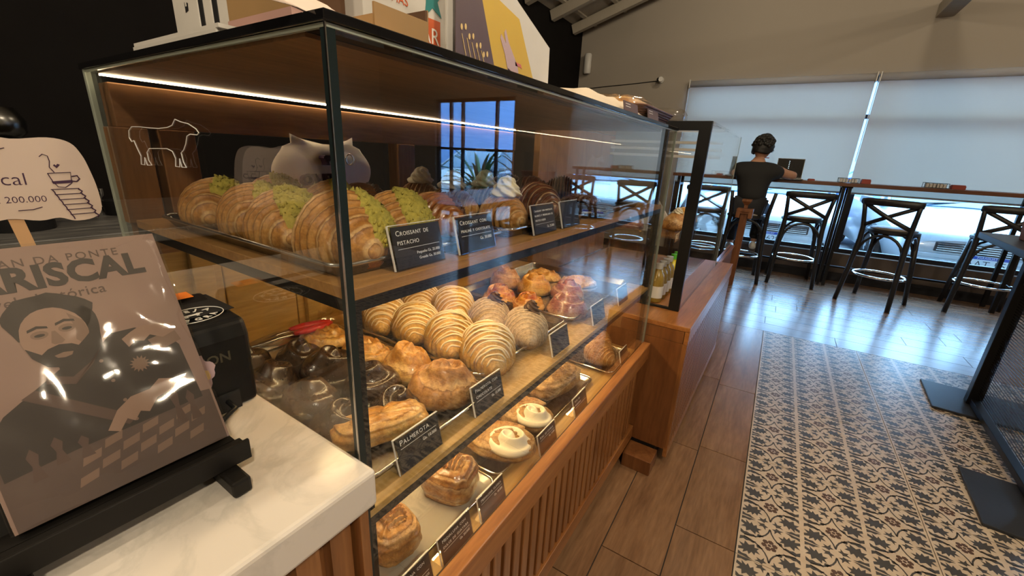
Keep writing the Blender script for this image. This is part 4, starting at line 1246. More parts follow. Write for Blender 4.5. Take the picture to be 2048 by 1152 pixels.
# white bag with print at the back of the upper shelf
t = thing('printed_bag', 'crumpled white bag with dark lettering and a sheep mark behind the croissants', 'bag', (-.998, .660, L1 + .001), PI / 2)
rings = []
for i in range(19):
    tz = i / 18
    z = tz * .155
    w = .118 * (1 - .10 * math.cos(tz * PI)) * (.82 + .35 * math.sin(min(1, tz * 1.15) * PI)) if tz < .9 else .085
    d = .024 * math.sin(PI * min(.97, tz * .9 + .08)) + .003
    ring = []
    for j in range(40):
        a = 2 * PI * j / 40
        nz = noise.noise((math.cos(a) * 2.2, math.sin(a) * 2, z * 26)) * .010 + noise.noise((math.cos(a) * 5, 3, z * 50)) * .004
        ring.append((w * math.cos(a) , -(d + nz) * math.sin(a), z + (.012 * math.cos(a * 2) if tz > .95 else 0)))
    rings.append(ring)
MB().loft(rings).build('body', 'cloth_white', t, smooth=True)
tx = MB()
put_text(tx, 'OVEJA', .036, TR((-.088, -.031, .052), rx=R(84)), depth=.026, spacing=1.15, offset=.0008)
tx.build('lettering', 'ink', t)
sheep2 = [((x + .76) * .22, (z - 1.19) * .42) for x, z in sh]
mk = MB(); mk.prism(sheep2, -.01, .012, M=TR((-.005, -.034, .112), rx=R(88))); mk.build('sheep_mark', 'ink', t)
MB().tube([(.048 + .011 * math.cos(a), -.034, .112 + .013 * math.sin(a)) for a in [2 * PI * k / 20 for k in range(20)]], .0025, 6, closed=True).build('eyelet', 'chrome', t, smooth=True)
# crinkled plastic sheet on the middle shelf behind the palm pastry
t = thing('plastic_sheet', 'crumpled translucent plastic sheet lying behind the tongs', 'sheet', (-.93, .62, L2 + .001))
mb = MB(); rings = []
for i in range(15):
    rings.append([(-.03 + .06 * j / 9, -.05 + .22 * i / 14, max(.001, .02 + .03 * noise.noise((i * .5, j * .6, 2)) + .02 * math.sin(j * .7))) for j in range(10)])
mb.loft(rings, closed=False, caps=False); mb.build('film', 'cling_film', t, smooth=True)
# ------------------------------------------------------------------ on the marble: book on easel, card printer, paper sign
# book plane: lower edge along Y, leaning back (towards -X)
EL = math.atan2(.098, .206)
bk = thing('picture_book', 'plastic wrapped novel with a sepia portrait cover on a black easel', 'book', (-.452, .080, .896), PI / 2)   # local x = +Y, local -y = +X
bk.rotation_euler = (-EL, 0, PI / 2)
BWD, BHT = .150, .229
MB().box(-BWD / 2, BWD / 2, .003, .024, 0.001, BHT - .001).build('page_block', 'paper_white', bk)
cv = MB().box(-BWD / 2 - .002, BWD / 2 + .002, .0005, .003, 0, BHT).build('cover', 'cover_mauve', bk)
MB().box(-BWD / 2 - .002, BWD / 2 + .002, .024, .0265, 0, BHT).build('back_cover', 'cover_mauve', bk)
def flat(name, pts, mat, d, parent=cv):
    """printed patch on the cover; pts in cover fractions (x 0..1 left to right, y 0..1 bottom to top)"""
    P = [(-BWD / 2 + a * BWD, b * BHT) for a, b in pts]
    mb = MB(); mb.prism(P, 0, .00012, M=TR((0, .0005 - d * .00006, 0), rx=PI / 2))
    return mb.build(name, mat, parent)
def blob(cx, cy, rx, ry, n=22, wob=0.0, seed=0, rot=0):
    out = []
    for k in range(n):
        a = 2 * PI * k / n
        q = 1 + wob * noise.noise((math.cos(a) * 2, math.sin(a) * 2, seed))
        x, y = rx * q * math.cos(a), ry * q * math.sin(a)
        out.append((cx + x * math.cos(rot) - y * math.sin(rot), cy + x * math.sin(rot) + y * math.cos(rot)))
    return out
flat('printed_table', [(0, 0), (1, 0), (1, .24), (.7, .27), (.3, .22), (0, .25)], 'cover_dark', 1)
flat('printed_coat', [(.02, .18), (.30, .20), (.95, .22), (.93, .48), (.86, .56), (.74, .60), (.62, .60), (.52, .54), (.38, .52), (.24, .46), (.10, .40), (.02, .33)], 'cover_coat', 2)
flat('printed_neck', [(.36, .50), (.56, .50), (.58, .62), (.36, .60)], 'cover_coat', 3)
flat('printed_hair', blob(.40, .715, .185, .095, 26, .18, 2), 'cover_coat', 4)
flat('printed_hair', blob(.535, .665, .055, .075, 18, .2, 7), 'cover_coat', 4)
flat('printed_face', blob(.395, .640, .140, .112, 28, .06, 5), 'cover_skin', 5)
flat('printed_cheek', [(.47, .72), (.525, .68), (.535, .63), (.50, .58), (.47, .61), (.485, .65)], 'cover_tan', 6)
flat('printed_beard', [(.262, .615), (.275, .575), (.32, .530), (.39, .512), (.46, .530), (.515, .575), (.535, .625), (.505, .605), (.47, .585), (.445, .598), (.395, .605), (.345, .596), (.315, .58), (.285, .60)], 'cover_coat', 7)
flat('printed_mouth', [(.36, .566), (.40, .572), (.44, .567), (.43, .555), (.40, .551), (.37, .555)], 'cover_tan', 8)
for (cx, cy) in ((.335, .655), (.450, .662)):
    flat('printed_socket', blob(cx, cy, .036, .016, 14), 'cover_tan', 6)
    flat('printed_eye', blob(cx, cy - .002, .022, .006, 10), 'cover_coat', 8)
    flat('printed_brow', [(cx - .042, cy + .016), (cx, cy + .026), (cx + .042, cy + .020), (cx + .04, cy + .028), (cx, cy + .036), (cx - .04, cy + .026)], 'cover_coat', 8)
flat('printed_nose', [(.385, .660), (.40, .660), (.425, .617), (.41, .608), (.38, .608), (.368, .616)], 'cover_tan', 7)
flat('printed_collar', [(.30, .50), (.40, .47), (.52, .52), (.56, .56), (.50, .50), (.40, .44), (.29, .47)], 'cover_brown', 7)
flat('printed_sash', [(.18, .44), (.24, .46), (.60, .24), (.55, .22)], 'cover_brown', 6)
flat('printed_hand', [(.66, .565), (.71, .585), (.76, .60), (.84, .60), (.93, .585), (.95, .55), (.86, .53), (.80, .555), (.76, .535), (.72, .545), (.68, .525)], 'cover_skin', 8)
flat('printed_epaulette', [(.78, .535), (.93, .555), (.95, .50), (.81, .475)], 'cover_tan', 7)
flat('printed_medal', [(.70 + (.052 if k % 2 else .034) * math.cos(2 * PI * k / 28), .445 + (.036 if k % 2 else .023) * math.sin(2 * PI * k / 28)) for k in range(28)], 'cover_tan', 7)
flat('printed_hand', [(.45, .225), (.52, .29), (.60, .325), (.70, .33), (.76, .36), (.84, .34), (.82, .30), (.72, .285), (.66, .24), (.62, .255), (.58, .225), (.55, .245), (.50, .205)], 'cover_skin', 8)
for k in range(10):
    flat('printed_button', blob(.535 + .006 * k, .50 - .03 * k, .010, .007, 8), 'cover_tan', 7) if k % 3 == 0 else None
rb = random.Random(5)
for i in range(7):                                                       # chequered board
    for j in range(4):
        if (i + j) % 2 == 0:
            x0, y0 = .26 + i * .09 + j * .02, .06 + j * .035
            flat('printed_check', [(x0, y0), (x0 + .085, y0 + .012), (x0 + .1, y0 + .044), (x0 + .015, y0 + .032)], 'cover_tan', 3)
for (cx, cy, h) in ((.14, .20, .07), (.24, .22, .06), (.34, .20, .05), (.80, .22, .10), (.88, .20, .08)):  # chess pieces
    flat('printed_chessman', [(cx - .03, cy - h * .8), (cx + .03, cy - h * .8), (cx + .012, cy), (cx + .024, cy + h * .5), (cx, cy + h * .9), (cx - .024, cy + h * .5), (cx - .012, cy)], 'cover_brown', 5)
tx = MB()
def cov_text(txt, size, x, y, mat, name, off=0.0, sp=1.0):
    mb = MB(); put_text(mb, txt, size, TR((-BWD / 2 + x * BWD, .0003, y * BHT), rx=PI / 2), offset=off, spacing=sp, align='RIGHT'); return mb.build(name, mat, cv)
cov_text('FABIAN DA PONTE', .0098, .80, .925, 'cover_brown', 'author_lettering', 0, 1.25)
cov_text('MARISCAL', .0285, .90, .835, 'cover_coat', 'title_lettering', .0012, 1.04)
cov_text('Novela histórica', .0125, .68, .775, 'cover_brown', 'subtitle_lettering', 0, 1.05)
# clear wrap with a few creases
mb = MB(); rings = []
for i in range(34):
    ring = []
    for j in range(24):
        x = -BWD / 2 - .004 + (BWD + .008) * j / 23; z = -.001 + (BHT + .003) * i / 33
        e = min(i, 33 - i, j, 23 - j)
        h_ = .0022 * noise.noise((x * 38, z * 26, 1.0)) + .0025 * abs(noise.noise((x * 18 + z * 24, z * 9, 4.0)))
        ring.append((x, -.0006 - (.0006 + abs(h_) if e > 0 else 0), z))
    rings.append(ring)
mb.loft(rings, closed=False, caps=False); mb.build('clear_wrap', 'cling_film', bk, smooth=True)
# easel
ez = thing('table_easel', 'small black wooden easel carrying the wrapped novel', 'easel', (-.452, .080, .8555), PI / 2)
MB().box(-.105, .085, -.022, -.002, .020, .034).build('ledge', 'black_wood', ez, bev=.001)
MB().box(-.105, .085, -.026, -.022, .020, .043).build('lip', 'black_wood', ez, bev=.001)
MB().box(-.1, .08, -.002, .012, .020, .034).build('cross_bar', 'black_wood', ez)
for x in (-.085, .062):
    M_ = TR((x, .004, .0), rx=-EL)
    MB().box(-.008, .008, .0235, .033, .010, .19, M=M_).build('upright', 'black_wood', ez, bev=.001)
    MB().box(-.009, .009, -.052, .05, .000, .018, M=TR((x, -.0, .0015), rx=R(0))).build('foot', 'black_wood', ez, bev=.003)
M_ = TR((0, .17, .0), rx=R(18))
MB().box(-.008, .008, -.004, .004, .003, .20, M=M_).build('rear_strut', 'black_wood', ez)

# receipt printer
pt = thing('receipt_printer', 'black receipt printer with stickers between the book and the glass', 'printer', (-.635, .165, .8555), 0)
pp = [(.068, 0), (.070, .10), (.062, .122), (-.06, .130), (-.072, .12), (-.072, 0)]
mb = MB(); mb.loft([[(x, yy, z) for x, z in pp] for yy in (-.075, .076)])
mb.build('housing', 'black_plastic', pt, bev=.007, seg=3)
MB().box(.060, .0712, .02, .052, 0.0, .026).build('cable_port', 'card_black', pt)
MB().tube([(.066, .036, .016), (.085, .038, .01), (.092, .02, .005), (.08, -.02, .004)], .0035, 7).build('power_cable', 'black_plastic', pt, smooth=True)
MB().box(-.05, .035, -.076, .0765, .1268, .1276, M=TR((0, 0, 0))).build('lid_seam', 'card_black', pt)
nrm = math.atan2(.008, .122)
tm = TR((0, 0, .1305), ry=nrm)
MB().box(-.058, -.034, .026, .056, .0, .0006, M=tm).build('orange_sticker', 'orange_sticker', pt)
MB().box(-.026, -.010, -.06, .022, .0, .0006, M=tm).build('paper_slot_label', 'paper_white', pt)
st = MB()
Ms = tm @ TR((.030, .030, -.0012), rz=PI / 2)
st.tube([(.034 * math.cos(a), .024 * math.sin(a), .0015) for a in [2 * PI * k / 36 for k in range(36)]], .0006, 4, closed=True, M=Ms)
for word, s0, d in (('OVEJA', 1, 1), ('NEGRA', -1, -1)):
    for k, chh in enumerate(word):
        a = PI / 2 + (2 - k) * .46 if s0 > 0 else -PI / 2 + (k - 2) * .46
        put_text(st, chh, .0105, Ms @ TR((.0245 * math.cos(a), .0155 * math.sin(a), .0015), rz=(a - PI / 2) if s0 > 0 else (a + PI / 2)) @ TR((-.0035, -.0035, 0)), offset=.0004)
st.prism([((x + .76) * .10, (z - 1.19) * .14) for x, z in sh], .0012, .0016, M=Ms)
st.build('round_sticker', 'white_print', pt)
put_mb = MB(); put_text(put_mb, 'EPSON', .018, TR((.0704, .022, .072), rx=PI / 2, rz=PI / 2), align='CENTER', offset=.0003); put_mb.build('maker_lettering', 'grey_print', pt)
fl = MB(); fl.prism(blob(0, 0, .016, .022, 30, .45, 3), 0, .0005, M=TR((.0702, .012, .066), rx=PI / 2, rz=PI / 2)); fl.build('floral_sticker', 'lilac_print', pt)
fl = MB(); fl.prism(blob(.004, -.006, .007, .010, 16, .5, 6), 0, .0004, M=TR((.0707, .012, .066), rx=PI / 2, rz=PI / 2)); fl.build('sticker_centre', 'gold_print', pt)

# cloud shaped paper sign on a stick
sg = thing('paper_sign', 'cloud shaped paper sign with a drawn cup and book stack on a stick', 'sign', (-.75, .105, .8555), PI / 2)
cl_ = [(-.085, .235), (-.07, .31), (-.03, .338), (.0, .334), (.03, .337), (.048, .332), (.056, .318), (.060, .30), (.063, .275), (.062, .25), (.052, .240), (.035, .238), (.022, .243), (.005, .241), (-.02, .245), (-.045, .238)]
def smooth_loop(p, n=4):
    out = []
    L_ = len(p)
    for i in range(L_):
        a, b, c, d = p[i - 1], p[i], p[(i + 1) % L_], p[(i + 2) % L_]
        for k in range(n):
            t = k / n
            out.append(tuple(.5 * (2 * b[q] + (c[q] - a[q]) * t + (2 * a[q] - 5 * b[q] + 4 * c[q] - d[q]) * t * t + (3 * b[q] - a[q] - 3 * c[q] + d[q]) * t ** 3) for q in (0, 1)))
    return out
MB().prism(smooth_loop(cl_), 0, .0012, M=TR((0, 0, 0), rx=PI / 2)).build('paper', 'paper', sg)
MB().box(-.006, .006, .0002, .003, .005, .30, M=TR((.012, 0, 0), ry=R(-6))).build('stick', 'stick_wood', sg)
MB().lathe([(.0, 0), (.025, 0), (.025, .008), (.0, .008)], 16, c=(-.012, .002, 0)).build('base', 'stick_wood', sg)
dr = MB()
def line(pts, r=.00045): dr.tube([(a, -.0016, b) for a, b in pts], r, 4)
line([(.022, .296), (.042, .297), (.0405, .284), (.034, .279), (.028, .280), (.0245, .287), (.022, .296)])
dr.prism([(.0235, .2865), (.042, .288), (.0415, .2845), (.0245, .2835)], 0, .0004, M=TR((0, -.0013, 0), rx=PI / 2))
line([(.042, .292), (.047, .293), (.0485, .289), (.0455, .286), (.0415, .2865)], .0008)
line([(.028, .297), (.025, .303), (.0265, .310), (.026, .316), (.022, .318), (.019, .315)])
dr.prism([(.031, .302), (.0285, .305), (.0298, .3065), (.031, .305), (.0325, .307), (.0345, .306)], 0, .0004, M=TR((0, -.0013, 0), rx=PI / 2))
dr.build('cup_drawing', 'ink', sg); dr = MB()
for k in range(6):
    z = .277 - k * .0062; o_ = k * .0022
    line([(.021 + o_, z), (.046 + o_ * .9, z + .0006)]); line([(.022 + o_, z), (.0235 + o_, z - .003), (.024 + o_, z - .006)], .0006)
    line([(.045 + o_ * .9, z), (.048 + o_ * .9, z - .003), (.046 + o_ * .9, z - .0056)], .0008)
lt = MB()
put_text(lt, 'Local', .020, TR((-.038, -.0013, .283), rx=PI / 2), offset=-.0002)
put_text(lt, 'Gs. 200.000', .0105, TR((-.035, -.0013, .263), rx=PI / 2), offset=-.0001)
dr.build('book_stack_drawing', 'ink', sg); dr = MB()
line([(-.030, .323), (-.018, .320), (-.006, .324)])
dr.build('flourish', 'ink', sg); dr = MB()
line([(-.01, .254), (.002, .2545), (.010, .257)])
dr.build('flourish', 'ink', sg)
lt.build('lettering', 'ink', sg)

# ------------------------------------------------------------------ on top of the near case
ZTOP = ZT + .0095
t = thing('paper_pad', 'thick pad of white paper lying on the near corner of the black slab', 'paper pad', (-.728, .345, ZTOP))
for k in range(4):
    MB().box(-.133 + .002 * (k % 2), .133 - .003 * (k % 3), -.074 + .001 * (k % 2), .07, .005 * k, .005 * k + .0045).build('sheet_stack', 'paper_white', t)
bx = -.885
for (w_, h_, m_, lab, dz) in ((.085, .20, 'paper_white', 'white book with a small black mark on its rounded spine', 0), (.014, .21, 'card_black', 'thin black book beside the marked white spine', 0), (.026, .205, 'paper_white', 'narrow white book between two black spines', 0), (.015, .21, 'card_black', 'thin black book right of the narrow white one', 0), (.055, .20, 'paper_white', 'pale grey linen book nearest the cardboard box', 0)):
    zz = ZTOP + .0200
    t = thing('standing_book', lab, 'book', (bx + w_ / 2, .345, zz), 0, 'books standing on the display case')
    MB().box(-w_ / 2, w_ / 2, -.004, .0, 0, h_).build('spine', m_, t, bev=min(.006, w_ * .2), seg=3)
    for s in (-1, 1):
        MB().box(s * w_ / 2 - (.002 if s > 0 else 0), s * w_ / 2 + (.002 if s < 0 else 0), .0, .15, 0, h_).build('cover', m_, t)
    MB().box(-w_ / 2 + .0025, w_ / 2 - .0025, .001, .145, .003, h_ - .003).build('page_block', 'paper', t)
    if 'mark' in lab and w_ > .05:
        mb = MB(); mb.prism([(-.004, .0), (.006, .002), (.007, .012), (.003, .013), (.003, .008), (-.003, .008), (-.004, .014)], 0, .0005, M=TR((.005, -.0041, .055), rx=PI / 2)); mb.build('spine_mark', 'card_black', t)
    bx += w_ + .001
t = thing('cardboard_box', 'brown cardboard box sealed with pink tape on the case top', 'box', (-.606, .385, ZTOP))
MB().box(-.078, .072, -.058, .095, 0, .15).build('carton', 'cardboard', t, bev=.001)
MB().box(-.079, .073, -.059, .096, .028, .043).build('pink_tape', 'pink_tape', t)
MB().box(.0722, .0735, -.058, .095, .043, .15).build('dark_flap', 'cardboard_edge', t)
t = thing('kraft_paper', 'wavy sheet of pale kraft paper hanging over the slab corner', 'paper', (-.41, .31, ZTOP))
rings = []
for i in range(22):
    s = i / 21
    ring = []
    for j in range(12):
        q = j / 11
        y = -.085 + .16 * s
        x = -.05 + .062 * q + .008 * noise.noise((s * 4, q * 2, 3))
        z = .002 + .040 * (1 - q) ** 1.3 * (1 - .65 * s) + .006 * (1 + noise.noise((s * 7, q * 3, 1))) * (1 if 0 < j < 11 else .4)
        ring.append((x, y, z))
    rings.append(ring)
mb = MB(); mb.loft(rings, closed=False, caps=False); o = mb.build('sheet', 'paper', t, smooth=True)
md = o.modifiers.new('solid', 'SOLIDIFY'); md.thickness = .0006
t = thing('open_carton', 'small open brown carton in front of the white star box', 'box', (-.435, .396, ZTOP))
MB().box(-.0015, .0015, -.042, .040, 0, .042, M=TR((.012, 0, 0))).build('front_flap', 'cardboard', t)
MB().box(-.06, .010, .040, .0435, 0, .055).build('end_panel', 'cardboard_edge', t)
MB().box(-.06, .010, .0437, .0455, 0, .056).build('end_panel', 'cardboard', t)
MB().box(-.06, -.058, -.042, .04, 0, .04).build('rear_panel', 'cardboard', t)
MB().box(-.06, .012, -.044, -.042, 0, .03).build('end_panel', 'cardboard', t)
t = thing('star_box', 'white carton printed with a teal star and a red label', 'box', (-.535, .475, ZTOP), PI / 2)   # local x=+Y, local -y=+X
MB().box(-.075, .072, -.038, .055, 0, .18).build('carton', 'paper_white', t, bev=.001)
sx = [(.030 * (1 if k % 2 == 0 else .42) * math.cos(PI / 2 + k * PI / 5 + .15), .030 * (1 if k % 2 == 0 else .42) * math.sin(PI / 2 + k * PI / 5 + .15)) for k in range(10)]
mb = MB(); mb.prism(sx, 0, .0005, M=TR((.048, -.0381, .102), rx=PI / 2)); mb.build('star', 'teal_print', t)
mb = MB(); mb.box(.014, .066, -.0387, -.0381, .035, .075); mb.build('red_label', 'orange_print', t, bev=.0)
mb = MB(); put_text(mb, 'AR', .030, TR((.063, -.0392, .0425), rx=PI / 2), align='RIGHT'); mb.build('label_lettering', 'white_print', t)
mb = MB(); put_text(mb, 'QUE MAS', .016, TR((-.066, -.0387, .078), rx=PI / 2)); mb.build('red_lettering', 'orange_print', t)
t = thing('leaflet_holder', 'white carton leaflet holder with a sloping side on the case top', 'holder', (-.44, .628, ZTOP), PI / 2)
ol = [(-.145, 0), (.145, 0), (.142, .082), (.03, .125), (-.06, .165), (-.145, .18)]
MB().prism(ol, 0, .002, M=TR((0, -.006, 0), rx=PI / 2)).build('rear_panel', 'paper_white', t)
MB().prism(ol, 0, .002, M=TR((0, .06, 0), rx=PI / 2)).build('side_panel', 'paper_white', t)
MB().box(-.145, .145, -.005, .06, 0, .002).build('bottom', 'paper_white', t)
mb = MB()
put_text(mb, 'leelo con una', .014, TR((-.10, -.0084, .142), rx=PI / 2, ry=0), align='LEFT'); mb.build('lettering', 'ink', t)
def leaflet(label, pts, mat, x, extra):
    t = thing('postcard', label, 'card', (-.425 + x, .628, ZTOP), PI / 2, 'postcards in the leaflet holder')
    c = MB(); c.prism(pts, 0, .001, M=TR((0, -.002, 0), rx=PI / 2)); c.build('card', mat, t)
    for nm, pp_, mm in extra:
        c = MB(); c.prism(pp_, 0, .0005, M=TR((0, -.0031, 0), rx=PI / 2)); c.build(nm, mm, t)
    return t
leaflet('dark plum postcard with golden wheat ears', [(-.140, 0), (-.042, 0), (-.088, .108), (-.140, .125)], 'plum_card', .002,
        [('wheat_ear', blob(-.128 + k * .0085, .052 - k * .004 + .006 * (k % 2), .0022, .004, 8), 'gold_print') for k in range(8)] + [('wheat_stalk', [(-.128 + k * .011, .044 - k * .003), (-.1268 + k * .011, .044 - k * .003), (-.112 + k * .011, .004), (-.1132 + k * .011, .004)], 'gold_print') for k in range(5)] + [('white_mark', [(-.133, .092), (-.112, .090), (-.112, .096), (-.133, .099)], 'lilac_print')])
leaflet('bright yellow postcard with a pale lilac figure', [(-.044, 0), (.085, 0), (.020, .098), (-.085, .118), (-.090, .112)], 'yellow_card', -.001,
        [('lilac_figure', [(-.005, .012), (.028, .008), (.020, .030), (-.008, .058), (-.018, .075), (-.022, .070), (-.016, .056), (-.030, .066), (-.032, .060), (-.018, .040)], 'lilac_print'), ('red_patch', [(-.012, .001), (.038, .001), (.030, .012), (-.008, .022)], 'pink_print'), ('pink_arch', [(.012, .035), (.030, .034), (.034, .028), (.026, .030), (.014, .029)], 'pink_print')])
# linen bundle, cards and bread
t = thing('linen_bundle', 'folded cream linen cloth draped over the slab edge', 'cloth', (-.47, 1.02, ZTOP))
rings = []
for i in range(34):
    s = i / 33
    ring = []
    for j in range(14):
        q = j / 13
        env = min(1, s * 3.2) * min(1, (1 - s) * 4 + .25)
        x = -.10 + .20 * q
        z = .001 + (.036 * env * (1 - .25 * q) + .008 * noise.noise((s * 9, q * 4, 5)) * env) * (1 if j < 12 else (.55 if j == 12 else 0))
        ring.append((x, -.27 + .50 * s + .012 * noise.noise((s * 3, q * 3, 8)), max(.0008, z)))
    rings.append(ring)
mb = MB(); mb.loft(rings, closed=False, caps=False); mb.build('cloth', 'cloth_cream', t, smooth=True)
for (y, h_, lab) in ((1.07, .022, 'small dark card leaning on the linen on the case top'), (1.265, .030, 'small dark card with white lines right of the linen')):
    t = thing('shelf_card', lab, 'price card', (-.362, y, ZTOP), PI / 2, 'dark cards on the case top')
    MB().box(-.052, .052, -.001, .001, 0, h_, M=TR((0, 0, 0), rx=R(-12))).build('card', 'plum_card', t)
    mb = MB()
    for q in range(2): mb.box(-.040, -.005, -.0013, -.001, h_ * .45 + q * .006, h_ * .45 + q * .006 + .0012, M=TR((0, 0, 0), rx=R(-12)))
    mb.build('text_lines', 'white_print', t)
t = thing('bread_basket', 'dark wicker basket of wrapped bread at the far end of the case top', 'basket', (-.49, 1.34, ZTOP))
mb = MB()
for k in range(6):
    w_ = .105 + .004 * k; d_ = .15 + .004 * k
    mb.tube(rrect(-w_, w_, -d_, d_, .03, .003 + .0055 * k), .0032, 6, closed=True)
mb.build('wicker', 'praline', t, smooth=True)
MB().box(-.10, .10, -.145, .145, 0, .003).build('base', 'cardboard_edge', t)
t2 = thing('wrapped_bread', 'brown bread loaf in shiny clear film in the wicker basket', 'bread', (-.49, 1.34, ZTOP + .004))
block_mb(.17, .26, .062, 4, 91, 2.6).build('loaf', 'pastry_brown', t2, smooth=True)
block_mb(.185, .275, .070, 3, 92, 2.6).build('film', 'cling_film', t2, smooth=True)
t = thing('clear_dome', 'low clear plastic dome on the far case roof', 'dome', (-.50, 1.86, 1.3475))
MB().lathe([(.10, 0), (.10, .03), (.085, .05), (.0, .058)], 24).build('dome', 'cling_film', t, smooth=True)
MB().lathe([(.0, 0), (.108, 0), (.108, .004), (.0, .004)], 24).build('plate', 'black_plastic', t)
# ------------------------------------------------------------------ inside the black framed case
def bottle(x, y, label, liquid, cap):
    t = thing('juice_bottle', label, 'bottle', (x, y, .6185), 0, 'juice bottles in the black framed case')
    MB().lathe([(.0, .0), (.026, .0), (.029, .004), (.029, .10), (.024, .122), (.013, .138), (.013, .150), (.0, .150)], 18).build('body', liquid, t, angle=50)
    MB().lathe([(.0, .146), (.0155, .146), (.0155, .168), (.0, .169)], 18).build('cap', cap, t, angle=50)
    MB().lathe([(.0294, .02), (.0297, .02), (.0297, .072), (.0294, .072)], 18).build('label', 'label_white', t, angle=50)
for i in range(2):
    bottle(-.392 + .0 * i, 2.035 + i * .062, ['yellow juice bottle with green cap nearer the portal frame', 'yellow juice bottle with green cap, farther of the two'][i], 'juice_yellow', 'cap_green')
for i in range(4):
    bottle(-.398, 1.79 + i * .0595, ['amber bottle with grey cap nearest the near glass case', 'amber bottle with grey cap, second in its row', 'amber bottle with grey cap, third in its row', 'amber bottle with grey cap, last in its row'][i], 'juice_amber', 'cap_grey')
t = thing('cream_cake', 'small round cake with a cream dab on the upper glass shelf', 'cake', (-.40, 1.98, .9125))
spiral_mb(.062, .07, 1.5, .05, 101).build('sponge', 'pastry_brown', t, smooth=True)
o = swirl_mb(.02, .028).build('cream_dab', 'cream', t, smooth=True); o.location = (0, 0, .068)
t = thing('glazed_bun', 'yellow glazed bun on the upper glass shelf', 'bun', (-.40, 2.14, .9125))
spiral_mb(.066, .075, 2.0, .10, 102).build('dough', 'pastry_gold', t, smooth=True)
t = thing('sandwich_wrap', 'grey wedge of wrapped sandwich on the upper glass shelf', 'sandwich', (-.52, 2.05, .9125), R(30))
MB().prism([(-.09, 0), (.09, 0), (-.02, .15)], -.03, .03, M=TR((0, 0, 0), rx=PI / 2)).build('wrap', 'paper_white', t, bev=.004)
t = thing('pastry_pile_tray', 'steel tray with a dark tart on the upper glass shelf', 'tray', (-.60, 1.86, .9125))
MB().box(-.13, .13, -.09, .09, 0, .006).build('pan', 'steel', t, bev=.002)
spiral_mb(.07, .04, 2.0, .1, 103).build('tart', 'pastry_berry', t, smooth=True, loc=(.02, .0, .006))

# ------------------------------------------------------------------ window bar
bar = thing('window_bar', 'long reddish wooden bar counter along the street window', 'bar table', (.3, 5.60, 0), b=True)
MB().box(-1.42, 1.66, -.17, .155, 1.045, 1.08).build('top', 'bar_wood', bar, bev=.003)
for x in (-1.35, 1.60):
    for y in (-.12, .10):
        MB().box(x - .016, x + .016, y - .016, y + .016, 0, 1.044).build('leg', 'black_metal', bar)
    MB().box(x - .014, x + .014, -.104, .084, .94, .965).build('cross_bar', 'black_metal', bar)
for x, y in ((.255, -.11), (.305, -.11), (.255, .06), (.305, .06)):
    MB().box(x - .014, x + .014, y - .014, y + .014, 0, 1.044).build('leg', 'black_metal', bar)
MB().box(.235, .325, -.13, .08, 1.030, 1.0445).build('plate', 'black_metal', bar)

def stool(name, label, loc, rz):
    t = thing('bar_stool', label, 'bar stool', loc, rz, 'cross back bar stools at the window', b=True)
    W = 'stool_wood'
    seat = [(.185 * math.cos(a) * (1.06 if math.sin(a) > 0 else .98), .185 * math.sin(a)) for a in [2 * PI * k / 28 for k in range(28)]]
    MB().loft([[(x * .93, y * .93, .665) for x, y in seat], [(x, y, .675) for x, y in seat], [(x, y, .695) for x, y in seat], [(x * .95, y * .95, .703) for x, y in seat]]).build('seat', W, t, angle=40)
    MB().loft([[(x * .88, y * .88, .703) for x, y in seat], [(x * .9, y * .9, .712) for x, y in seat], [(x * .7, y * .7, .722) for x, y in seat], [(x * .2, y * .2, .724) for x, y in seat]]).build('seat_pad', 'seat_pad', t, smooth=True)
    for s in (-1, 1):
        # rear legs sweep up into the back posts (back towards -y)
        MB().tube([(s * .205, -.225, 0), (s * .185, -.19, .30), (s * .17, -.165, .60), (s * .172, -.17, .72), (s * .185, -.20, .85), (s * .195, -.225, .945)], [.019, .021, .022, .020, .018, .017], 10).build('rear_leg', W, t, smooth=True)
        MB().tube([(s * .20, .215, 0), (s * .175, .17, .35), (s * .15, .13, .67)], [.018, .020, .022], 10).build('front_leg', W, t, smooth=True)
        # cross of the back
        pts = []
        for k in range(9):
            q = k / 8
            x = s * (-.165 + .345 * q); z = .735 + .19 * q
            y = -.185 - .045 * math.sin(PI * q) - .025 * q + (.006 if s > 0 else -.006)
            pts.append((x, y, z))
        MB().tube(pts, .012, 8, flat=1.5).build('back_cross', W, t, smooth=True)
        # bent braces under the seat
        def arch(p0, p1, zt=.655, zb=.47):
            out = []
            for k in range(11):
                a = PI * k / 10
                q = (1 - math.cos(a)) / 2
                out.append((p0[0] + (p1[0] - p0[0]) * q, p0[1] + (p1[1] - p0[1]) * q, zb + (zt - zb) * math.sin(a)))
            return out
        MB().tube(arch((s * .168, -.165), (s * .158, .145)), .012, 7).build('brace', W, t, smooth=True)
    MB().tube(arch((-.165, -.165), (.165, -.165)), .012, 7).build('brace', W, t, smooth=True)
    MB().tube(arch((-.155, .14), (.155, .14)), .012, 7).build('brace', W, t, smooth=True)
    MB().tube([(-.215 + .43 * k / 10, -.215 - .045 * math.sin(PI * k / 10), .945 + .004 * math.sin(PI * k / 10)) for k in range(11)], [.019] + [.024] * 9 + [.019], 10, flat=1.35).build('top_rail', W, t, smooth=True)
    MB().tube([(.195 * math.cos(a), .185 * math.sin(a), .27) for a in [2 * PI * k / 32 for k in range(32)]], .0105, 8, closed=True).build('foot_ring', 'chrome', t, smooth=True)
    return t
s1 = stool('bar_stool', 'cross back bar stool just right of the person', (.275, 5.42, 0), R(3))
dup(s1, (.955, 5.085, 0), R(-26), 'cross back bar stool pulled out from the bar, turned sideways', b=True)
dup(s1, (1.745, 5.39, 0), R(-8), 'cross back bar stool partly behind the dark table leg at right', b=True)
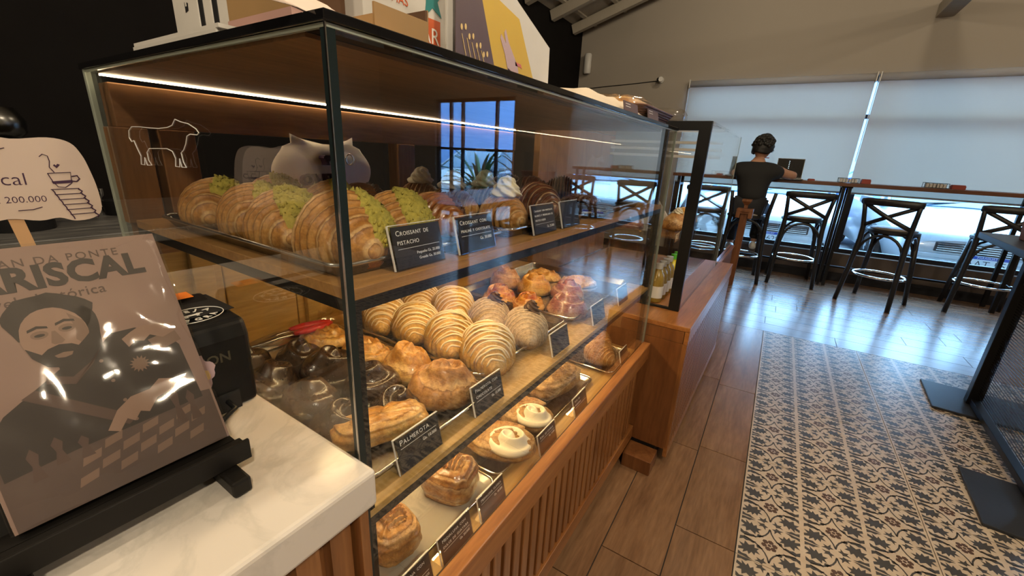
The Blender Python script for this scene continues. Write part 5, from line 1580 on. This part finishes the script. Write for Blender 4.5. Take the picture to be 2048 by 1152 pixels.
dup(s1, (-.645, 5.24, 0), R(0), 'cross back bar stool seen through the black framed case', b=True)
s5 = dup(s1, (-.235, 5.20, 0), R(6), 'dark bar stool hidden under the seated person', b=True)
for c_ in kids(s5):
    if c_.name.split('.')[0] in ('top_rail', 'back_cross'):
        bpy.data.objects.remove(c_)

def caddy(x, y, label, group='wire caddies on the window bar'):
    t = thing('sugar_caddy', label, 'caddy', (x, y, 1.0805), 0, group, b=True)
    w, d = .085, .04
    for z in (.004, .045):
        MB().tube([(-w, -d, z), (w, -d, z), (w, d, z), (-w, d, z)], .0025, 6, closed=True).build('wire_loop', 'black_metal', t)
    mb = MB()
    for (a, b_2) in ((-w, -d), (w, -d), (w, d), (-w, d), (0, -d), (0, d)):
        mb.tube([(a, b_2, .002), (a, b_2, .047)], .0022, 5)
    mb.build('wire_posts', 'black_metal', t)
    for k in range(6):
        MB().box(-.070 + k * .024, -.052 + k * .024, -.026, .026, .003, .042 - .003 * (k % 2), M=TR((0, 0, 0))).build('sachet', 'sugar_white', t)
def redbox(x, y, label, w=.06, h=.035):
    t = thing('napkin_box', label, 'box', (x, y, 1.0805), R(4), 'red boxes on the window bar', b=True)
    MB().box(-w / 2, w / 2, -.03, .03, 0, h * .8).build('tray', 'napkin_red', t, bev=.002)
    MB().box(-w / 2 + .004, w / 2 - .004, -.026, .026, h * .8, h).build('napkins', 'napkin_red', t, bev=.002)
caddy(.575, 5.52, 'wire caddy with white sachets, left of the red box by the blind gap')
redbox(.715, 5.53, 'small dark red box right of the wire caddy at the blind gap', .075, .045)
caddy(1.235, 5.53, 'wire caddy with white sachets at the right part of the bar')
redbox(1.385, 5.52, 'dark red box beside the right wire caddy', .095, .04)
redbox(.265, 5.55, 'flat reddish coaster box next to the laptop', .06, .018)
caddy(-.62, 5.52, 'wire caddy on the bar seen through the black framed case')

# laptop
lp = thing('laptop', 'open black laptop with a few bright dots on its screen', 'laptop', (.05, 5.545, 1.0805), R(4), b=True)
MB().box(-.125, .125, -.17, .0, 0, .012).build('base', 'steel_dark', lp, bev=.002)
MB().box(-.11, .11, -.10, -.02, .0121, .0128).build('keyboard', 'screen_black', lp)
M_ = TR((0, .0, .012), rx=R(-10))
MB().box(-.125, .125, 0, .006, 0, .205, M=M_).build('lid', 'steel_dark', lp, bev=.002)
MB().box(-.120, .120, -.0012, 0, .006, .200, M=M_).build('screen', 'screen_black', lp)
mb = MB()
for k in range(5): mb.box(-.016, -.010, -.0018, -.0012, .10 + k * .018, .106 + k * .018, M=M_)
mb.build('screen_dots', 'screen_light', lp)

# ------------------------------------------------------------------ person
def skin_mesh(name, joints, edges, mat, parent, sub=2, root=0):
    me = bpy.data.meshes.new(name)
    me.from_pydata([j[:3] for j in joints], edges, [])
    me.materials.append(MATS[mat])
    o = link(name, me, parent)
    o.modifiers.new('skin', 'SKIN')
    for i, j in enumerate(joints):
        sv = me.skin_vertices[0].data[i]
        r = j[3]; sv.radius = (r, j[4] if len(j) > 4 else r); sv.use_root = (i == root)
    md = o.modifiers.new('sub', 'SUBSURF'); md.levels = sub; md.render_levels = sub
    o.modifiers['skin'].use_smooth_shade = True
    return o
pe = thing('person', 'person in black T-shirt and dark trousers seated at the bar using a laptop', 'person', (-.235, 5.18, 0.0), b=True)
# local frame: seat centre at origin, facing +y
J = [(0, 0, .80, .08, .07), (-.005, .03, .95, .075, .06), (-.012, .07, 1.10, .085, .06), (-.02, .095, 1.19, .07, .055), (-.015, .115, 1.255, .05), (0, .125, 1.31, .052),
     (.085, .01, .78, .06), (.12, .26, .76, .055), (.115, .30, .55, .045), (.105, .25, .40, .036), (.108, .30, .35, .034),
     (-.085, .01, .78, .06), (-.13, .30, .76, .055), (-.14, .36, .5, .045), (-.14, .34, .33, .042), (-.14, .39, .29, .034),
     (.16, .085, 1.185, .045), (.26, .17, 1.13, .050), (.335, .215, 1.115, .046), (.305, .29, 1.135, .036), (.270, .325, 1.15, .030),
     (-.18, .085, 1.185, .045), (-.23, .16, 1.11, .043), (-.24, .23, 1.105, .034), (-.12, .31, 1.115, .028), (-.06, .335, 1.12, .024)]
E_ = [(0, 1), (1, 2), (2, 3), (3, 4), (4, 5), (0, 6), (6, 7), (7, 8), (8, 9), (9, 10), (0, 11), (11, 12), (12, 13), (13, 14), (14, 15), (3, 16), (16, 17), (17, 18), (18, 19), (19, 20), (3, 21), (21, 22), (22, 23), (23, 24), (24, 25)]
body = skin_mesh('body', J, E_, 'skin', pe)
def fingers(base, d, side, parent):
    """five unequal bent fingers as one skinned fan"""
    B_ = Vector(base); d = Vector(d).normalized(); s = Vector(side).normalized(); dn = Vector((0, 0, -1))
    js, es = [(*B_, .021, .012), (*(B_ + d * .035), .024, .011)], [(0, 1)]
    for k, (off, ln_) in enumerate(((-.021, .050), (-.007, .058), (.007, .054), (.020, .042))):
        a = B_ + d * .045 + s * off; b_2 = a + d * ln_ * .5 + dn * .004; c = b_2 + d * ln_ * .42 + dn * .014
        n = len(js); js += [(*a, .0078), (*b_2, .0068), (*c, .0055)]; es += [(1, n), (n, n + 1), (n + 1, n + 2)]
    a = B_ + d * .012 - s * .024; b_2 = a + d * .022 - s * .012; c = b_2 + d * .018 - s * .002 + dn * .006
    n = len(js); js += [(*a, .0095), (*b_2, .0078), (*c, .006)]; es += [(0, n), (n, n + 1), (n + 1, n + 2)]
    return skin_mesh('hand', js, es, 'skin', parent, 1)
fingers((.262, .328, 1.142), (-.55, .75, .1), (.75, .55, 0), body)
fingers((-.058, .336, 1.12), (.8, .5, -.05), (-.5, .8, 0), body)
# T-shirt and trousers as clothing over the same pose
T_ = [(0, 0, .80, .150, .125), (-.005, .03, .93, .150, .120), (-.012, .06, 1.06, .175, .120), (-.018, .085, 1.155, .165, .105), (-.016, .108, 1.225, .075, .07), (.155, .085, 1.160, .078), (.235, .15, 1.125, .070), (-.180, .085, 1.160, .078), (-.222, .145, 1.11, .070)]
skin_mesh('t_shirt', T_, [(0, 1), (1, 2), (2, 3), (3, 4), (3, 5), (5, 6), (3, 7), (7, 8)], 'shirt_black', pe)
P_ = [(0, 0, .79, .130, .115), (.085, .01, .78, .098), (.12, .26, .76, .088), (.115, .30, .55, .076), (.105, .25, .40, .062), (-.085, .01, .78, .098), (-.13, .30, .76, .088), (-.14, .36, .5, .072), (-.14, .34, .34, .060)]
skin_mesh('trousers', P_, [(0, 1), (1, 2), (2, 3), (3, 4), (0, 5), (5, 6), (6, 7), (7, 8)], 'trousers_dark', pe)
for (x, y, z) in ((.106, .27, .305), (-.14, .36, .25)):
    rg = []
    for k, (yy, w_, h_) in enumerate(((-.07, .030, .05), (-.05, .040, .075), (.0, .042, .085), (.06, .045, .055), (.12, .042, .04), (.15, .025, .03))):
        rg.append([(x + w_ * math.cos(a), y + yy, z + max(0, h_ * (.5 + .6 * math.sin(a)))) for a in [2 * PI * q / 14 for q in range(14)]])
    MB().loft(rg).build('shoe', 'shoe_white', pe, smooth=True)
# head: turned a little to the right, looking at the screen
hd = Matrix.Translation((0.005, .135, 1.372)) @ Matrix.Rotation(R(-38), 4, 'Z') @ Matrix.Rotation(R(-14), 4, 'X')
rings = []
for i in range(17):
    t_ = i / 16; ph = -PI / 2 + PI * t_
    ring = []
    for j in range(24):
        a = 2 * PI * j / 24
        x = .074 * math.cos(ph) * math.cos(a); y = .092 * math.cos(ph) * math.sin(a); z = .112 * math.sin(ph)
        if z < 0: x *= 1 + .9 * z / .112 * .3; y *= 1 + .2 * z / .112
        if y > .06 and -.045 < z < .02: y += .016 * math.exp(-(x / .012) ** 2) * (1 - abs(z + .015) / .035)       # nose
        if y > .05 and abs(z - .012) < .02: y -= .008 * math.exp(-((abs(x) - .03) / .013) ** 2)                      # eye sockets
        if y > .05 and abs(z + .06) < .014: y += .005 * math.exp(-(x / .022) ** 2)                                  # lips
        ring.append((x, y, z))
    rings.append(ring)
mb = MB(); mb.loft(rings, M=hd); mb.build('head', 'skin', body, smooth=True)
for s in (-1, 1):
    MB().tube([(s * .073, -.005, -.028), (s * .080, -.014, -.005), (s * .080, -.012, .016), (s * .074, .002, .020)], [.006, .009, .009, .005], 8, M=hd).build('ear', 'skin', body, smooth=True)
    MB().lathe([(.0, -.003), (.010, 0), (.0, .004)], 10, M=hd @ TR((s * .030, .083, .012), rx=-PI / 2)).build('eye', 'shoe_white', body)
    MB().tube([(s * .031 + .019 * math.cos(a), .098, .010 + .016 * math.sin(a)) for a in [2 * PI * k / 18 for k in range(18)]], .0016, 5, closed=True, M=hd).build('spectacle_rim', 'black_metal', pe)
    MB().tube([(s * .050, .096, .012), (s * .076, .05, .014), (s * .078, -.01, .008)], .0014, 5, M=hd).build('spectacle_arm', 'black_metal', pe)
MB().tube([(-.03, .094, -.064), (0, .099, -.062), (.03, .094, -.064)], .004, 6, M=hd).build('mouth', 'pink_print', body)
# curly hair: lumpy cap, high on top, clear of the face
rings = []
for i in range(21):
    t_ = i / 20; ph = R(-30) + (PI / 2 - R(-30)) * t_
    ring = []
    for j in range(36):
        a = 2 * PI * j / 36
        front = max(0, math.sin(a))
        ph2 = ph + front * R(42) * (1 - t_)
        k = 1.17 + .10 * noise.noise((math.cos(a) * 5, math.sin(a) * 5, ph * 5)) + .07 * max(0, math.sin(ph2))
        ring.append((.079 * k * math.cos(ph2) * math.cos(a), -.008 + .094 * k * math.cos(ph2) * math.sin(a), .112 * k * math.sin(ph2) + .006))
    rings.append(ring)
mb = MB(); mb.loft(rings, M=hd)
rn = random.Random(2)
for k in range(170):
    a = rn.uniform(0, 2 * PI); p_ = rn.uniform(R(5), R(88))
    if math.sin(a) > .2 and p_ < R(40): continue
    c_ = Vector((.094 * math.cos(p_) * math.cos(a), -.008 + .108 * math.cos(p_) * math.sin(a), .135 * math.sin(p_) + .004))
    r_ = rn.uniform(.014, .024)
    mb.lathe([(.0, -r_), (r_ * .8, -r_ * .55), (r_, 0), (r_ * .8, r_ * .55), (.0, r_)], 7, M=hd @ Matrix.Translation(c_))
mb.build('curly_hair', 'hair_black', pe, smooth=True)
MB().tube([(.300 + .026 * math.cos(a), .275 + .010 * math.sin(a), 1.122 + .026 * math.sin(a)) for a in [2 * PI * k / 16 for k in range(16)]], .006, 6, closed=True).build('wristband', 'black_plastic', pe, smooth=True)

# ------------------------------------------------------------------ dark table at right
tb = thing('dark_table', 'dark grey table on twin posts with steel foot plates at the right edge', 'table', (1.10, 2.62, 0), R(-4.2), b=True)
MB().box(-.065, .62, -.62, 1.17, .835, .872).build('top', 'table_grey', tb, bev=.004)
for y in (.445, -.52):
    MB().box(-.028, .028, y - .028, y + .028, .014, .834).build('post', 'black_metal', tb, bev=.003)
    MB().box(-.185, .26, y - .19, y + .19, 0, .013).build('foot_plate', 'table_grey', tb, bev=.003)
MB().box(-.018, .018, -.49, .415, .02, .05).build('stretcher', 'black_metal', tb, bev=.002)
MB().box(-.012, .012, -.49, .415, .70, .72).build('screen_rail', 'black_metal', tb)
sl = MB().tube([(0, -.49, 0), (0, .415, 0)], .0022, 5).mesh('screen_wire', 'steel_dark')
for k in range(46):
    link('screen_wire', sl, tb, (.002, 0, .075 + k * .0135))
t = thing('planter_box', 'square terracotta coloured box on the dark table at right', 'planter', (1.30, 3.42, .8725), R(-4), b=True)
MB().loft([[(-.10, -.10, 0), (.10, -.10, 0), (.10, .10, 0), (-.10, .10, 0)], [(-.115, -.115, .17), (.115, -.115, .17), (.115, .115, .17), (-.115, .115, .17)]]).build('box', 'terracotta', t, bev=.006)
MB().box(-.122, .122, -.122, .122, .17, .19).build('rim', 'terracotta', t, bev=.005)
# ------------------------------------------------------------------ the street: parked cars and plants
def car(label, loc, rz, paint, plate, suv=False):
    t = thing('car', label, 'car', loc, rz, b=True)
    k = 1.22 if suv else 1.0
    st = [(0.0, .60, .30, .46, .56, .60), (.06, .72, .22, .46, .60, .655), (.2, .82, .20, .48, .66, .72), (.6, .87, .20, .52, .76, .83), (1.15, .88, .20, .55, .84, .93), (2.2, .88, .20, .55, .88, .95), (3.4, .88, .20, .55, .88, .97), (4.0, .85, .24, .55, .86, .96), (4.25, .74, .34, .55, .80, .88)]
    rings = []
    for (y, w, zb, zm, zs, zt) in st:
        half = [(w * .86, zb), (w, zm), (w * .985, zs), (w * .86, zt - .015), (w * .5, zt + .012)]
        rings.append([(x, y, z * k) for x, z in half] + [(0, y, (zt + .02) * k)] + [(-x, y, z * k) for x, z in reversed(half)])
    MB().loft(rings).build('body', paint, t, angle=35)
    gl = [(1.02, .76, .70, .93, .93), (1.72, .62, .60, 1.36, 1.37), (2.1, .61, .59, 1.40, 1.41), (2.9, .61, .59, 1.38, 1.40), (3.75, .72, .62, .96, .97)]
    rg = []
    for (y, wb, wt, z1, z2) in gl:
        zb_ = .90
        rg.append([(.82, y, zb_ * k), (wt + .02, y, z1 * k), (wt * .6, y, z2 * k), (0, y, (z2 + .01) * k), (-wt * .6, y, z2 * k), (-wt - .02, y, z1 * k), (-.82, y, zb_ * k)])
    MB().loft(rg).build('greenhouse', 'car_glass', t, angle=40)
    rr2 = []
    for (y, wb, wt, z1, z2) in gl[1:4]:
        rr2.append([(wt + .03, y, (z1 - .02) * k), (wt * .6, y, (z2 + .012) * k), (0, y, (z2 + .025) * k), (-wt * .6, y, (z2 + .012) * k), (-wt - .03, y, (z1 - .02) * k), (0, y, (z1 - .03) * k)])
    MB().loft(rr2).build('roof', paint, t, angle=40)
    for s in (-1, 1):
        MB().tube([(s * .79, 1.04, .93 * k), (s * .70, 1.4, 1.16 * k), (s * .63, 1.74, 1.37 * k)], .03, 8).build('pillar', paint, t, smooth=True)
        MB().loft([[(s * (.60 + a_), .045 + b_, z * k) for a_, b_, z in ((0, -.01, .545), (.13, .07, .57), (.20, .22, .645), (.17, .24, .70), (.02, .07, .635), (-.06, -.008, .59))], [(s * (.60 + a_), .085 + b_, z * k) for a_, b_, z in ((0, -.01, .545), (.13, .07, .57), (.19, .22, .645), (.16, .24, .70), (.02, .07, .635), (-.06, -.008, .59))]]).build('headlight', 'lamp_glass', t, angle=40)
        MB().lathe([(.0, 0), (.05, 0), (.05, .012), (.0, .012)], 14, M=TR((s * .62, .03, .36 * k), rx=PI / 2)).build('fog_lamp', 'car_trim', t)
        MB().loft([[(s * .86, 1.25, .88 * k), (s * 1.02, 1.25, .90 * k), (s * 1.02, 1.25, 1.0 * k), (s * .86, 1.25, .98 * k)], [(s * .88, 1.38, .89 * k), (s * 1.0, 1.38, .91 * k), (s * 1.0, 1.38, .99 * k), (s * .88, 1.38, .97 * k)]]).build('mirror', paint, t, bev=.015)
        for y in (.82, 3.35):
            wr = .33 * (1.12 if suv else 1)
            w_ = MB().lathe([(.19, -.1), (wr * .93, -.1), (wr, -.07), (wr, .07), (wr * .93, .1), (.19, .1)], 26, M=TR((s * .80, y, wr), ry=PI / 2)).build('tyre', 'rubber', t, angle=40)
            MB().lathe([(.0, -.09), (.205, -.085), (.215, -.1), (.215, .1), (.205, .085), (.0, .07)], 26, M=TR((s * .80, y, wr), ry=PI / 2)).build('rim_well', 'car_trim', t, angle=40)
            sp_ = MB()
            for q in range(6):
                sp_.box(-.006, .006, -.028, .028, .03, .205, M=TR((s * .893, y, wr), rx=q * PI / 3))
            sp_.lathe([(.0, -.01), (.05, -.01), (.05, .012), (.0, .016)], 14, M=TR((s * .893, y, wr), ry=s * PI / 2))
            sp_.tube([(s * .893, y + .205 * math.cos(a), wr + .205 * math.sin(a)) for a in [2 * PI * q / 24 for q in range(24)]], .014, 6, closed=True)
            sp_.build('alloy_rim', 'chrome', t, angle=40)
    MB().box(-.46, .46, -.012, .05, .475 * k, .585 * k).build('grille', 'car_trim', t, bev=.01)
    for q in range(4):
        MB().box(-.44, .44, -.02, -.012, (.49 + q * .024) * k, (.50 + q * .024) * k).build('grille_bar', 'chrome', t)
    MB().box(-.50, .50, .0, .05, .255 * k, .335 * k).build('lower_intake', 'car_trim', t, bev=.01)
    MB().box(-.66, .66, -.022, .06, .395 * k, .455 * k).build('bumper', paint, t, bev=.015)
    MB().tube([(-.5, 1.0, .945 * k), (.1, 1.12, .99 * k)], .009, 5).build('wiper', 'car_trim', t)
    if plate:
        p_ = MB().box(-.2, .2, -.034, -.024, .335 * k, .475 * k).build('number_plate', 'plate_white', t, bev=.004)
        MB().box(-.196, .196, -.0352, -.0342, .437 * k, .470 * k).build('plate_band', 'plate_blue', p_)
        mb = MB(); put_text(mb, plate, .105, TR((0, -.0347, .348), rx=PI / 2), align='CENTER', offset=-.001); mb.build('plate_lettering', 'car_trim', p_)
        mb = MB(); put_text(mb, 'PARAGUAY', .032, TR((0, -.0357, .444), rx=PI / 2), align='CENTER'); mb.build('band_lettering', 'plate_white', p_)
    return t
car('white car with plate AF 62 parked nose in behind the person', (-.02, 6.75, -.12), R(3), 'car_white', 'AF 629')
car('silver car parked nose in at the right behind the bar', (2.12, 6.72, -.12), R(4), 'car_silver', 'AAT 55')
car('blue sport utility car standing sideways behind the parked cars', (.15, 12.2, -.12), R(-90), 'car_blue', None, True)
car('white car farther left, seen through the glass case', (-2.5, 6.95, -.12), R(2), 'car_white', 'BKD 714')
car('silver car parked right by the glazed door, seen only mirrored', (6.3, 7.3, -.12), R(-4), 'car_silver', None)
for (x, y, lab) in ((3.45, 6.75, 'green potted palm outside the glazed door, left pot'), (4.75, 6.9, 'green potted palm outside the glazed door, right pot')):
    t = thing('potted_palm', lab, 'plant', (x, y, -.12), 0, 'palms outside the door', b=True)
    MB().lathe([(.0, 0), (.16, 0), (.21, .36), (.19, .36), (.18, .33), (.0, .33)], 20).build('pot', 'terracotta', t, angle=40)
    rn = random.Random(int(x * 100))
    for k in range(26):
        a = rn.uniform(0, 2 * PI); L_ = rn.uniform(.6, 1.1); el = rn.uniform(.9, 1.7)
        mb = MB(); rg = []
        for i in range(9):
            q = i / 8
            rad = L_ * q * (.45 + .4 * q); z = .34 + el * q - .65 * q * q
            w_ = .045 * math.sin(PI * (q * .9 + .08))
            c, s = math.cos(a), math.sin(a)
            rg.append([(rad * c - w_ * s, rad * s + w_ * c, z), (rad * c, rad * s, z + .012), (rad * c + w_ * s, rad * s - w_ * c, z), (rad * c, rad * s, z - .004)])
        mb.loft(rg); mb.build('frond', 'leaf', t, smooth=True)
